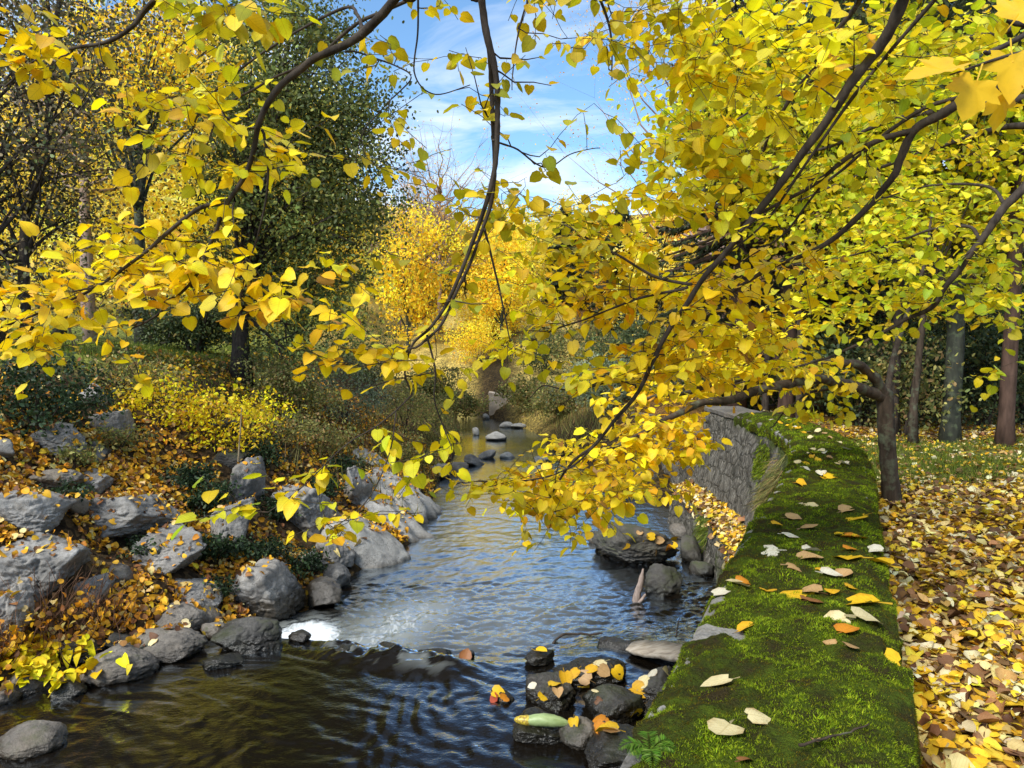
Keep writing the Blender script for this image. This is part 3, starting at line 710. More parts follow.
for r in [
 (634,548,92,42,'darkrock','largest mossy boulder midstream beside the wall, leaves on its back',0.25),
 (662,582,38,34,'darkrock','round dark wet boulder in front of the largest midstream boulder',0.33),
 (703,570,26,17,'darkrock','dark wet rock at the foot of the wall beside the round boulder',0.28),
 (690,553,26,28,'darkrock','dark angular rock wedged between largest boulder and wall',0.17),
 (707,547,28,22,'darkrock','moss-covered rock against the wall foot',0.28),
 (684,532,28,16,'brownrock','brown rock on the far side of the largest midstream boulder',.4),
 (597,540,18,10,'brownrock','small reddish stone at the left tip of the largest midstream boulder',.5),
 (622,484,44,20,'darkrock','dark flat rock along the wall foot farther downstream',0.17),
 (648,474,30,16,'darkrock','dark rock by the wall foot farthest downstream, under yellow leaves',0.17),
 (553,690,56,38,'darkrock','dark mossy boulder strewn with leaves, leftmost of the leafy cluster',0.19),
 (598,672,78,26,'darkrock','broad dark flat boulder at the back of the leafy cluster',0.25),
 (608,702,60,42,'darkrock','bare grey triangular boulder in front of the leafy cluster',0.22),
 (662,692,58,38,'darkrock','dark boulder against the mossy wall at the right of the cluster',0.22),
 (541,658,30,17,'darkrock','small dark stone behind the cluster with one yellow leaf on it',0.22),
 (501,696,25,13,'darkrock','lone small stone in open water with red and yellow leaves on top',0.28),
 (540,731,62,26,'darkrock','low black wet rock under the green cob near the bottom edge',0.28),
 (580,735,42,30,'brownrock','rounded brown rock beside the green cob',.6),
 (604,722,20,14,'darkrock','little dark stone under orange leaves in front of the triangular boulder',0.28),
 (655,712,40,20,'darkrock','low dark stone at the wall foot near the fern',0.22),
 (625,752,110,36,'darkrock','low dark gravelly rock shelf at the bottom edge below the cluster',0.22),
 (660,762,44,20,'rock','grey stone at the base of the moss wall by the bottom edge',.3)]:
    rock(*r[:6], rnd=r[6], name='boulder' if r[2] > 36 else 'rock', group=RK)
# light specks of stone at the sill of the small fall
for r in [(468,655,16,9,'darkrock','small dark stone with brown leaves at the right end of the sill',.5), (345,650,46,13,'darkrock','black wet ledge stone breaking the water at the left end of the sill',0.22), (388,651,40,12,'darkrock','black wet ledge stone in the middle of the sill',0.22), (432,657,44,12,'darkrock','black wet ledge stone toward the right end of the sill',0.22)]:
    rock(*r[:6], rnd=r[6], name='rock', group=RK)

BVH = BVHTree.FromPolygons(BV_V, BV_F)
def cast(px, py, maxd=60):
    d = ray(px, py); loc, nn, i, dist = BVH.ray_cast(Vector((0, 0, 0)), Vector(d / np.linalg.norm(d)), maxd)
    if loc is None: return None, None, None
    return np.array(loc), np.array(nn), BV_K[i]
def drop(x, y, z0=2.0):
    loc, nn, i, dist = BVH.ray_cast(Vector((float(x), float(y), z0)), Vector((0, 0, -1)))
    if loc is None: return None, None, None
    nn = np.array(nn)
    if nn[2] < 0: nn = -nn
    return np.array(loc), nn, BV_K[i]

# ------------------------------------------------------------------ leaf litter
def flat_leaf_dirs(nn, tilt):
    n = len(nn); N = norm(nn + RNG.normal(size=(n, 3)) * tilt)
    D = RNG.normal(size=(n, 3)); D = norm(D - N * (D * N).sum(1, keepdims=True)); return D, N
def scatter(name, pts, size, pal, tilt=.3, lift=.012, shape='heart', mat='litter', curl=.8, fold=.5):
    p = np.array([a for a, b in pts]); nn = np.array([b for a, b in pts]); n = len(p)
    D, N = flat_leaf_dirs(nn, tilt)
    p = p + nn * lift * RNG.uniform(.3, 1.6, (n, 1))
    S = size * RNG.uniform(.45, 1.35, n)
    p = p - D * (S * .5)[:, None]
    C = pick(pal, n, .2)
    return leaves(name, p, D, N, S, C, M[mat], None, shape, fold, curl, .95)
# right: carpet of lime leaves between wall and lawn
n_try = 24000
yy = 1.3 + 13.5 * RNG.random(n_try) ** 1.15; lo = WL(yy) + .60; hi = .80 * yy + 1.2
xx = lo + (hi - lo) * RNG.random(n_try)
gs = sstep(7.2, 8.6, yy - (xx - 4) * .12) * (1 - sstep(11.5, 12.6, yy))
ok = (xx > WL(yy) + .6) & (RNG.random(n_try) >= gs * (.66 + .08 * (xx > 5))); xx, yy = xx[ok], yy[ok]
def onground(x, y): return [(q, np.array([0, 0, 1.])) for q in np.stack([x, y, ground(x, y)], 1)]
pts = onground(xx, yy)
# piled against the wall foot
tag(scatter('leaf_litter', pts, .060, 'litter', .24, .022), 'carpet of yellow and tan lime leaves on the ground right of the wall', 'leaf litter', kind='stuff')
# far woodland floor
yy = 11 + 22 * RNG.random(7000) ** 1.3; xx = WL(yy) + .7 + RNG.random(7000) * (.75 * yy + 2 - WL(yy))
ok = n2(xx, yy, .5, 2, 60) > -.12; pts = onground(xx[ok], yy[ok])
tag(scatter('woodland_litter', pts, .085, 'litter', .3, .02, 'oval'), 'brown and yellow leaf litter under the dark trees on the right', 'leaf litter', kind='stuff')
# left bank
pts = []
nb_ = 80000
yy = 4.8 + 16 * RNG.random(nb_) ** 1.3; dd = .05 + 5.2 * RNG.random(nb_); xx = XL(yy) - dd
dens = 1.0 + 1.1 * n2(xx, yy, .8, 3, 70); dens = dens * np.where(yy > 9.8, np.where(dd > .9, .30, .6), 1) * np.where(dd > 3.2, .5, 1); wz_ = water_z(xx, yy); rr_ = RNG.random(nb_)
for x, y, d_, w_, r in zip(xx, yy, dens, wz_, rr_):
    if x < -.80 * y - .5: continue
    if r > max(d_, .16): continue
    loc, nn, kk = drop(x, y)
    if loc is None or loc[2] < w_ + .05: continue
    if kk == 'r' and (nn[2] < .6 or r > .13): continue
    if kk == 'g' and r > d_: continue
    pts.append((loc, nn))
tag(scatter('bank_litter', pts, .058, 'bank', .5, .03), 'yellow and orange leaf litter between the boulders of the left bank', 'leaf litter', kind='stuff')
# the ledge of the wall
pts = []
cands = 2300
for k in range(cands):
    y = 6.5 + 7 * RNG.random(); c_, n_ = wall_frame(np.array([y])); o = -.27 - .36 * RNG.random()
    q = c_[0] + n_[0] * o; loc, nn, kk = drop(q[0], q[1], -1.6)
    if loc is None or kk != 'w' or loc[2] < -2.7: continue
    pts.append((loc, nn))
tag(scatter('ledge_litter', pts, .066, 'litter', .4, .03), 'strip of orange leaf litter lying along the low ledge of the wall', 'leaf litter', kind='stuff')
# leaves on the stream rocks
RL = 'leaves on the wet rocks in the stream'
CC = {'y': (.84, .52, .015), 'g': (.72, .40, .015), 'o': (.72, .27, .02), 'b': (.34, .14, .05), 'c': (.78, .66, .36), 'w': (.80, .74, .58), 't': (.52, .32, .14), 'r': (.40, .07, .03), 'd': (.19, .09, .045)}
def one_leaf(px, py, size_px, col, label, group, ang=None, stand=0.0, only=None, name='fallen_leaf', fold=.3, curl=.35):
    loc, nn, kk = cast(px, py)
    if loc is None or (only and kk not in only): return None
    if nn[2] < 0: nn = -nn
    S = size_px * loc[1] / F
    a = RNG.uniform(0, 6.28) if ang is None else ang
    N = norm(nn * .5 + np.array([0, 0, .6]) + RNG.normal(size=3) * .10) if stand else norm(nn * .9 + np.array([0, 0, .25]) + RNG.normal(size=3) * .16)
    D = np.array([math.cos(a), math.sin(a), .0]); D = norm(D - N * (D @ N))
    c = np.array(CC[col]) * (1 + RNG.normal() * .06)
    b = loc + nn * .012 - D * S * .5
    o = leaves(name, b[None], D[None], N[None], [S], c[None], M['fallen'], None, 'heart', fold, curl, 1.0, tuple(loc))
    return tag(o, label, 'fallen leaf', group)
for px, py, s, c in [(541,653,13,'y'),(548,668,15,'t'),(560,664,14,'o'),(536,668,12,'t'),(556,684,14,'y'),(566,680,16,'g'),(545,695,13,'y'),(532,687,9,'w'),(558,694,13,'t'),(574,674,12,'g'),(583,676,16,'t'),(591,670,13,'g'),(598,664,15,'c'),(604,671,13,'t'),(618,673,13,'y'),(584,688,13,'y'),(596,690,9,'c'),(638,684,22,'y'),(640,692,18,'g'),(646,682,14,'c'),(636,714,13,'y'),(574,724,12,'y'),(600,722,16,'o'),(606,730,22,'y'),(612,734,16,'t'),(598,728,15,'o'),(499,693,13,'y'),(495,697,11,'r'),(505,698,10,'o'),(654,674,12,'w'),(664,672,12,'c'),(600,701,8,'d'),
    (650,536,9,'y'),(660,540,9,'t'),(672,544,9,'y'),(668,548,8,'o'),(656,552,9,'t'),(646,540,7,'y'),(676,538,8,'g'),(640,532,8,'t'),(152,643,9,'c'),(184,625,10,'c'),(168,630,9,'y'),(218,622,8,'c'),(466,655,12,'b'),(461,662,10,'y')]:
    one_leaf(px, py, s, c, 'small fallen leaf stuck on a wet stream rock', RL, only='r')
# individual leaves on top of the wall
WLG = 'fallen leaves on top of the mossy wall'
for px, py, s, c, ang, lab in [
 (716,686,30,'c',3.3,'wide cream leaf lying near the left edge of the nearest moss block'),
 (724,735,34,'c',4.4,'largest cream heart-shaped leaf at the bottom of the mossy wall'),
 (760,720,24,'c',.2,'folded cream leaf right of the largest heart-shaped leaf'),
 (817,743,13,'t',1.4,'tiny tan leaf alone in the moss near the thin stick'),
 (746,763,16,'b',.1,'brown leaf at the very bottom edge of the mossy wall'),
 (749,628,18,'g',.2,'curled gold leaf just beyond the bare joint on the wall'),
 (786,596,31,'y',3.2,'bright yellow broad leaf in the centre of the wall top'),
 (771,592,11,'g',2.,'small gold leaf touching the bright yellow broad leaf'),
 (764,591,10,'g',1.,'smaller gold leaf two left of the bright yellow broad leaf'),
 (725,593,20,'w',.1,'white leaf at the left edge of the wall top'),
 (737,586,22,'c',2.9,'cream leaf beside the brown one near the left wall edge'),
 (746,584,17,'o',.6,'orange-brown leaf at the left group near the wall edge'),
 (807,592,24,'t',2.4,'tan leaf crossing a brown one in the middle of the wall'),
 (814,602,22,'b',.3,'brown leaf under the tan one in the middle of the wall'),
 (832,594,15,'g',1.1,'gold leaf right of the tan and brown pair'),
 (858,603,34,'y',3.2,'wide yellow leaf lying flat right of the wall centre'),
 (833,621,24,'c',3.4,'cream leaf left of the large ragged cream one'),
 (868,620,30,'c',.1,'large ragged cream leaf at the right edge of the wall top'),
 (850,631,22,'o',.4,'rust brown round leaf in front of the large ragged cream one'),
 (830,644,13,'t',1.5,'upright curled tan leaf left of the rust brown one'),
 (851,648,18,'t',.2,'pinkish tan leaf nearest the joint on the right'),
 (886,655,21,'y',2.9,'yellow leaf hanging at the right edge on the nearest moss block'),
 (765,552,23,'w',2.8,'white leaf lying diagonally left of centre'),
 (814,551,18,'w',.1,'white leaf in the middle, above a tan one'),
 (811,558,24,'t',.1,'tan leaf just below the white one in the middle'),
 (842,536,22,'y',3.0,'yellow leaf touching the orange leaf'),
 (859,537,22,'o',.2,'bright orange curled leaf on the wall top'),
 (847,559,27,'y',2.8,'yellow leaf slanting below the orange leaf'),
 (875,561,26,'y',2.6,'bright yellow leaf at the right edge beyond the ragged cream one'),
 (872,551,17,'w',2.7,'white leaf above the bright yellow one at the right edge'),
 (853,551,16,'o',.1,'dull orange leaf between the orange leaf and the slanting yellow one'),
 (823,570,13,'g',.1,'yellow-brown leaf in front of the white one'),
 (832,577,20,'w',.1,'white and tan leaf below the yellow-brown one'),
 (846,575,17,'t',.3,'tan leaf right beside the white and tan one'),
 (854,588,14,'g',.2,'gold leaf alone between tan leaf and wide yellow leaf'),
 (851,519,27,'y',3.0,'wide yellow leaf farther along the right side of the wall'),
 (795,519,17,'t',.1,'tan leaf farther along the left side of the wall'),
 (777,526,11,'g',.1,'little gold leaf near the left edge farther along'),
 (792,536,17,'w',.1,'white leaf pair farther along in the middle'),
 (811,529,16,'t',.1,'pale tan leaf beside the white pair farther along'),
 (816,507,24,'c',.1,'broad cream leaf on the far half of the wall top'),
 (849,510,16,'t',.1,'tan leaf behind the wide yellow one on the far half'),
 (822,465,14,'y',.1,'yellow leaf among pale ones near the far end'),
 (832,477,13,'y',.1,'yellow leaf near the far right edge of the wall'),
 (797,568,18,'t',.1,'faded tan leaf half sunk in moss left of centre')]:
    one_leaf(px, py, s, c, lab, WLG, ang + RNG.normal() * .25, .12, fold=.22, curl=.22)
for k in range(46):
    y = 5.2 + 7.5 * RNG.random(); c_, n_ = wall_frame(np.array([y])); q = c_[0] + n_[0] * RNG.uniform(.04, .54)
    d = np.array([q[0], y, -.97]); px = 512 + F * (d[0] / (d[1] * CP - d[2] * SP)); py = 384 - F * ((d[1] * SP + d[2] * CP) / (d[1] * CP - d[2] * SP))
    one_leaf(px, py, RNG.uniform(.05, .09) * F / y, RNG.choice(['w', 'c', 'c', 't', 'y', 'g']), 'small leaf lying on the far part of the mossy wall top', WLG)

# stick on the moss
def stick(name, pts, r0, r1, mat, label, cat='stick', n=16, sides=7, rough=.15):
    t = Tubes(); pth = smooth_path(pts, n); pth = pth + RNG.normal(size=pth.shape) * r0 * .25
    t.add(pth, np.linspace(r0, r1, n), sides, rough); o = t.build(name, mat, None, tuple(pts[0])); return tag(o, label, cat)
def onto(px, py, up=.01):
    l, nn, k = cast(px, py); h = hit(px, py)
    if h[1] < l[1]: l = h
    return l + np.array([0, 0, up])
stick('twig', [onto(800, 754, .02), onto(820, 748, .022), onto(845, 741, .02), onto(868, 736, .03)], .004, .002, M['bark2'], 'thin brown twig lying in the moss at the bottom of the wall')
# log by the wall
def wpt(px, py, dz=0.0):
    h = hit(px, py); h = h.copy(); h[2] += dz; return h
a_, b_ = wpt(600, 646, .03), wpt(702, 668, .10)
lg = thing('driftwood_log', tuple(a_), 'split log with pale cut face and dark wet bark in the water by the wall', 'log')
dirv = norm(b_ - a_); side = norm(np.cross(dirv, [0, 0, 1])); 
if side[1] > 0: side = -side   # towards the camera
upv = np.array([0, 0, 1.])
ln = np.linalg.norm(b_ - a_)
def slab(t0, t1, prof, n, jag=.012):
    t = np.linspace(t0, t1, n); prof = np.array(prof)
    V = a_ + (t * ln)[:, None, None] * dirv + prof[None, :, :1] * side + prof[None, :, 1:] * upv
    f = V.reshape(-1, 3); V = f + (fbm(f * 9, 3) * jag)[:, None] * upv + (fbm(f * 7 + 9, 3) * jag)[:, None] * side
    m = len(prof); Fq = grid_faces(n, m); i = np.arange(n - 1) * m
    Fq = np.concatenate([Fq, np.stack([i + m - 1, i, i + m, i + 2 * m - 1], -1)])
    return V, [Fq, np.arange(m)[None, ::-1], (len(V) - m + np.arange(m))[None]]
V, f_ = slab(0, 1.15, resample([(-.10, -.18), (-.13, -.02), (-.06, .05), (.03, .045), (.075, -.03), (.06, -.18)], .025), 60, .022)
mk('bark', V, f_, M['darkrock'], lg, None, True, tuple(a_))
mcut, nt, out = newmat('pale_cut_wood')
ps = pos_(nt); c = ramp(nt, noise(nt, 1, 5, .6, scaled(nt, ps, (6, 30, 30))), [(.3, (.16, .125, .09)), (.5, (.36, .30, .23)), (.75, (.50, .44, .36))])
p = nd(nt, 'BsdfPrincipled', i_Roughness=.75); L(nt, c, p.inputs['Base Color']); L(nt, p.outputs[0], out.inputs[0])
V, f_ = slab(.34, 1.14, [(-.02, .085), (.20, .045), (.205, .01), (-.02, .04)], 40, .008)
# taper the split face to a point on its left
tt_ = np.repeat(np.linspace(0, 1, 40), 4); sc_ = np.clip(.55 + tt_ * 3, 0, 1)
base_ = a_ + dirv * (np.linspace(.34, 1.14, 40) * ln).repeat(4)[:, None] + side * .075 + upv * .02
V = base_ + (V - base_) * sc_[:, None]
mk('cut_face', V, f_, mcut, lg, None, True, tuple(a_))
stick('floating_stick', [wpt(553, 645, .02), wpt(562, 640, .05), wpt(575, 638, .04), wpt(590, 637, .03), wpt(602, 638, .05)], .014, .011, M['bark'], 'dark bent stick poking from the water left of the split log')
stick('log_spike', [wpt(676, 656, .18), wpt(677, 650, .2), wpt(679, 640, .22)], .01, .004, M['bark'], 'short dark twig standing up on the pale split log')
# driftwood stump on the boulder
b0 = onto(637, 602, -.02)
ds = thing('driftwood_stump', tuple(b0), 'pinkish forked driftwood stub standing between the midstream boulders', 'driftwood')
k = b0[1] / F
T = Tubes(); T.add(smooth_path([b0 + np.array([-.02, 0, -.10]), b0 + np.array([0, 0, .10]), b0 + np.array([.04, 0, .24]), b0 + np.array([.075, .02, .42])], 14), np.array([.05] * 5 + [.042] * 4 + [.036, .031, .027, .022, .012]), 9, .2)
mst = bark_mat('bleached_pink_wood', (.10, .07, .055), (.38, .30, .26), 22)
T.build('stem', mst, ds, tuple(b0))
T = Tubes(); T.add(smooth_path([b0 + np.array([.0, -.01, .02]), b0 + np.array([.05, -.04, .06]), b0 + np.array([.09, -.05, .13])], 8), np.linspace(.03, .014, 8), 8, .12); T.build('fork', mst, ds, tuple(b0))
# the green cob
c0 = cast(517, 722)[0]; c1 = cast(550, 731)[0]; c0, c1 = c0 + np.array([-.02, -.06, .05]), c1 + np.array([0, -.06, .05]); c1 = c0 + norm((c1 - c0) * [1, .25, .6]) * .40
cob = thing('corn_cob', tuple(c0), 'pale green corn cob in its husk with yellow tip stranded on a black rock', 'corn cob')
mh, nt, out = newmat('green_husk'); ps = pos_(nt)
c = ramp(nt, noise(nt, 1, 4, .6, scaled(nt, ps, (9, 40, 40))), [(.3, (.22, .30, .10)), (.6, (.36, .46, .20)), (.8, (.46, .54, .30))]); p = nd(nt, 'BsdfPrincipled', i_Roughness=.45); L(nt, c, p.inputs['Base Color']); L(nt, p.outputs[0], out.inputs[0])
T = Tubes(); T.add(smooth_path([c0 + (c1 - c0) * .22, c0 + (c1 - c0) * .6 + np.array([0, 0, .012]), c1], 18), .045 * np.sqrt(np.clip(1 - (np.linspace(-.75, 1, 18)) ** 2, .03, 1)), 12, .05); T.build('husk', mh, cob, tuple(c0))
my, nt, out = newmat('yellow_kernels'); p = nd(nt, 'BsdfPrincipled', i_Roughness=.4); v = nd(nt, 'TexVoronoi'); v.inputs['Scale'].default_value = 70; L(nt, pos_(nt), v.inputs['Vector'])
L(nt, ramp(nt, v.outputs['Distance'], [(.2, (.72, .55, .05)), (.7, (.3, .2, .03))]), p.inputs['Base Color']); L(nt, p.outputs[0], out.inputs[0])
T = Tubes(); T.add(smooth_path([c0, c0 + (c1 - c0) * .15, c0 + (c1 - c0) * .3], 10), .036 * np.sqrt(np.clip(1 - (np.linspace(-.97, .2, 10)) ** 2, .03, 1)), 10, .05); T.build('kernels', my, cob, tuple(c0))
# ------------------------------------------------------------------ lindens whose boughs hang into the picture
class Linden:
    def __init__(s, base, label, name='linden_tree', group=None):
        s.base = np.array(base, float); s.root = thing(name, tuple(base), label, 'tree', group)
        s.br = []; s.np_, s.nb, s.nt, s.nr = [], [], [], []; s.lv = []
    def trunk(s, pts, r0, r1, mat):
        t = Tubes(); p = smooth_path(pts, 24); t.add(p, np.linspace(r0, r1, 24) * (1 + .5 * np.exp(-np.linspace(0, 8, 24))), 12, .06)
        t.build('trunk', M[mat], s.root, tuple(s.base))
    def bough(s, pts, r0, r1, start=0.0, sides=8, knot=True):
        """pts in world space; nodes usable for twigs start at fraction `start`"""
        pts = np.array(pts, float); n = max(12, len(pts) * 6); p = smooth_path(pts, n)
        p[1:-1] += fbm(p[1:-1] * 3.1, 2)[:, None] * RNG.normal(size=3)[None] * .012
        t = Tubes(); r = np.linspace(r0, r1, n); t.add(p, r, sides, .10)
        s.br.append(t); s.lv.append([]); b = len(s.br) - 1
        tg = norm(np.gradient(p, axis=0)); k = int(start * n)
        s.np_ += list(p[k:]); s.nb += [b] * (n - k); s.nt += list(tg[k:]); s.nr += list(r[k:])
        return b
    def sprays(s, T, pal, size, spacing=.034, leafy=.34, droop=.35, only=None):
        T = np.atleast_2d(T); N = np.array(s.np_); d0 = np.array([np.linalg.norm(N - t, axis=1).min() for t in T])
        for q in np.argsort(d0):
            t = T[q]; N = np.array(s.np_); d = np.linalg.norm(N - t, axis=1)
            if only is not None: d = np.where(np.isin(s.nb, only), d, 1e3)
            i = int(np.argmin(d)); B = N[i]; ln = d[i]; b = s.nb[i]
            if ln < .12:
                t = B + norm(RNG.normal(size=3) * [1, 1, .5]) * .22; ln = .22
            ctrl = B + s.nt[i] * ln * .3 + np.array([0, 0, .10 * ln]) + RNG.normal(size=3) * .06 * ln
            m = max(6, int(ln / .05)); u = np.linspace(0, 1, m)[:, None]
            p = (1 - u) ** 2 * B + 2 * u * (1 - u) * ctrl + u ** 2 * t
            p[1:-1] += RNG.normal(size=(m - 2, 3)) * .005
            r0 = min(.0035 + .004 * ln, s.nr[i] * .8)
            s.br[b].add(p, np.linspace(r0, .0011, m), 4)
            tg = norm(np.gradient(p, axis=0))
            s.np_ += list(p[1:]); s.nb += [b] * (m - 1); s.nt += list(tg[1:]); s.nr += list(np.linspace(r0, .0011, m)[1:])
            # leaves
            L_ = min(ln, leafy); k = max(2, int(L_ / spacing)); sv = 1 - L_ / ln * (np.arange(k) + RNG.random(k) * .6) / k
            ii = sv * (m - 1); j = np.clip(ii.astype(int), 0, m - 2); f = (ii - j)[:, None]
            lp = p[j] * (1 - f) + p[j + 1] * f; lt = tg[j]
            sd = norm(np.cross(lt, [0, 0, 1.]) + 1e-6); sd = sd * np.where(np.arange(k) % 2 == 0, 1, -1)[:, None]
            dr = droop * RNG.uniform(.2, 1.8, (k, 1))
            D = norm(sd * .8 + lt * .55 + np.array([0, 0, -1.]) * dr * .7 + RNG.normal(size=(k, 3)) * .28)
            Nn = np.array([0, 0, 1.]) + RNG.normal(size=(k, 3)) * .36 + lt * .2
            S = size * SZ * RNG.uniform(.55, 1.2, k)
            lp = lp + D * (S * .42)[:, None]
            C = pick(pal, k, .12) * (1 + RNG.normal() * .10)
            s.lv[b].append((lp, D, Nn, S, C))
    def finish(s, mat='bark', shape='heart'):
        for t, lv in zip(s.br, s.lv):
            o = t.build('branch', M[mat], s.root, tuple(s.base))
            if lv:
                a = [np.concatenate([x[k] for x in lv]) for k in range(5)]
                f = leaves('foliage', *a, M['leaf'], o, shape, .30, .30, 1.0, tuple(s.base))
def PP(lst): return [P(*a) for a in lst]
DENS = 1.3; SZ = .76
def ell(px, py, rx, ry, d0, d1, n):
    o = []
    while len(o) < n * DENS:
        a, b = RNG.uniform(-1, 1, 2)
        if a * a + b * b <= 1: o.append(P(px + a * rx, py + b * ry, RNG.uniform(d0, d1)))
    return np.array(o)

# --- tree B: trunk behind the viewer, boughs at top left
tb = Linden((.9, -1.6, -1.46), 'yellow-leaved linden whose two drooping boughs cross the upper left and middle')
tb.trunk([(.9, -1.6, -1.46), (.86, -1.55, -.3), (.9, -1.5, .9), (.8, -1.4, 2.0), (.7, -1.3, 3.2)], .17, .09, 'bark2')
b1 = tb.bough([(.84, -1.45, 1.5), (.55, -.4, 1.95), (.15, .8, 1.75)] + PP([(430, -60, 1.9), (395, 0, 2.05), (345, 45, 2.15), (310, 66, 2.2), (285, 88, 2.22), (265, 125, 2.26), (250, 165, 2.3), (226, 203, 2.34), (205, 255, 2.4), (185, 287, 2.45), (160, 310, 2.5), (128, 332, 2.55)]), .0165, .0030, .35)
b1b = tb.bough(PP([(226, 203, 2.34), (200, 208, 2.38), (170, 230, 2.42), (140, 256, 2.46), (100, 285, 2.5), (60, 305, 2.52), (0, 328, 2.55), (-40, 340, 2.6)]), .008, .003)
b1c = tb.bough(PP([(362, 36, 2.12), (358, 16, 2.3), (345, 8, 2.4), (290, 36, 2.45), (240, 70, 2.5), (200, 110, 2.5), (185, 165, 2.5)]), .006, .0025)
b1d = tb.bough(PP([(470, -50, 2.0), (440, -10, 2.2), (360, 22, 2.35), (310, 62, 2.4), (262, 82, 2.45), (225, 102, 2.5), (205, 150, 2.5)]), .007, .0025)
b1e = tb.bough([(.1, .9, 1.72)] + PP([(260, -90, 2.0), (155, 0, 2.4), (130, 26, 2.45), (95, 45, 2.5), (40, 60, 2.6), (0, 85, 2.65)]), .012, .003, .3)
b1f = tb.bough(PP([(262, 130, 2.26), (268, 165, 2.3), (266, 200, 2.32), (258, 235, 2.36), (247, 270, 2.4), (240, 300, 2.45)]), .0045, .0018)
b2 = tb.bough([(.8, -1.4, 1.9), (.6, -.2, 2.2), (.2, 1.0, 1.9)] + PP([(478, -60, 2.0), (483, 0, 2.1), (488, 40, 2.12), (495, 75, 2.14), (497, 110, 2.16), (496, 150, 2.18), (489, 192, 2.2), (470, 250, 2.24), (452, 295, 2.28), (430, 328, 2.3), (412, 345, 2.34), (404, 372, 2.36), (412, 395, 2.38)]), .0135, .0028, .35)
b2b = tb.bough(PP([(488, 40, 2.12), (491, 90, 2.2), (493, 140, 2.22), (492, 190, 2.24), (484, 225, 2.26), (465, 280, 2.28), (440, 325, 2.3), (415, 348, 2.32)]), .008, .004)
b2c = tb.bough(PP([(484, 228, 2.26), (491, 252, 2.3), (502, 300, 2.35), (510, 340, 2.4)]), .0045, .002)
b2d = tb.bough(PP([(427, 335, 2.3), (435, 372, 2.34), (434, 400, 2.36), (442, 425, 2.38), (452, 450, 2.38)]), .0035, .0015)
b2e = tb.bough(PP([(412, 395, 2.38), (396, 410, 2.38), (372, 430, 2.38), (340, 452, 2.36), (300, 485, 2.34), (262, 512, 2.3)]), .003, .0014)
b2f = tb.bough(PP([(396, 410, 2.38), (388, 462, 2.34), (368, 500, 2.3), (330, 530, 2.28)]), .0026, .0014)
b2g = tb.bough(PP([(493, 140, 2.18), (515, 148, 2.3), (543, 166, 2.4), (570, 155, 2.5), (600, 148, 2.6)]), .0035, .0015)
b2h = tb.bough(PP([(418, -20, 2.05), (418, 30, 2.1), (415, 75, 2.15), (435, 95, 2.2), (470, 85, 2.3)]), .003, .0015)
b2i = tb.bough(PP([(345, 52, 2.15), (360, 52, 2.2), (395, 65, 2.25), (412, 80, 2.25), (385, 105, 2.3), (362, 130, 2.3), (350, 170, 2.35)]), .003, .0014)
b2j = tb.bough([(.35, .4, 2.05)] + PP([(560, -70, 2.3), (590, -20, 2.5), (610, 30, 2.6), (612, 80, 2.6)]), .010, .002, .4)
b2k = tb.bough(PP([(560, -70, 2.3), (535, -15, 2.4), (520, 30, 2.4), (512, 90, 2.4)]), .005, .0018)
for e, n, pal, sz, dr in [
 ((30, 45, 45, 35, 2.3, 2.7), 7, 'gold', .064, .5), ((60, 75, 55, 30, 2.3, 2.7), 6, 'gold', .064, .5), ((110, 95, 45, 25, 2.4, 2.7), 3, 'gold', .06, .5),
 ((205, 12, 40, 18, 2.0, 2.4), 8, 'olive', .066, .8), ((245, 20, 25, 14, 2.0, 2.3), 3, 'mix', .066, .8),
 ((205, 125, 60, 40, 2.2, 2.6), 13, 'olive', .066, .55), ((255, 110, 30, 40, 2.1, 2.6), 6, 'mix', .064, .6), ((290, 145, 25, 20, 2.2, 2.5), 4, 'gold', .062, .6),
 ((215, 165, 50, 30, 2.2, 2.6), 7, 'mix', .062, .5),
 ((105, 245, 55, 22, 2.3, 2.7), 9, 'gold', .062, .3), ((165, 265, 50, 25, 2.3, 2.7), 11, 'gold', .062, .35), ((80, 295, 60, 18, 2.3, 2.8), 9, 'gold', .062, .25),
 ((25, 320, 45, 18, 2.3, 2.7), 8, 'gold', .062, .25), ((30, 355, 45, 22, 2.3, 2.7), 9, 'gold', .062, .3), ((150, 300, 40, 22, 2.4, 2.7), 6, 'gold', .06, .35),
 ((210, 270, 40, 20, 2.3, 2.6), 7, 'gold', .062, .5), ((255, 300, 42, 28, 2.3, 2.6), 12, 'gold', .064, .7), ((330, 283, 22, 10, 2.4, 2.5), 3, 'gold', .062, .6),
 ((358, 332, 18, 14, 2.3, 2.5), 3, 'gold', .062, .7), ((60, 380, 20, 8, 2.3, 2.5), 1, 'gold', .06, .5), ((136, 380, 8, 6, 2.2, 2.3), 1, 'gold', .062, .8)]:
    tb.sprays(ell(*e, n), pal, sz, .036, .30, dr, only=[b1, b1b, b1c, b1d, b1e, b1f])
DENS = .9
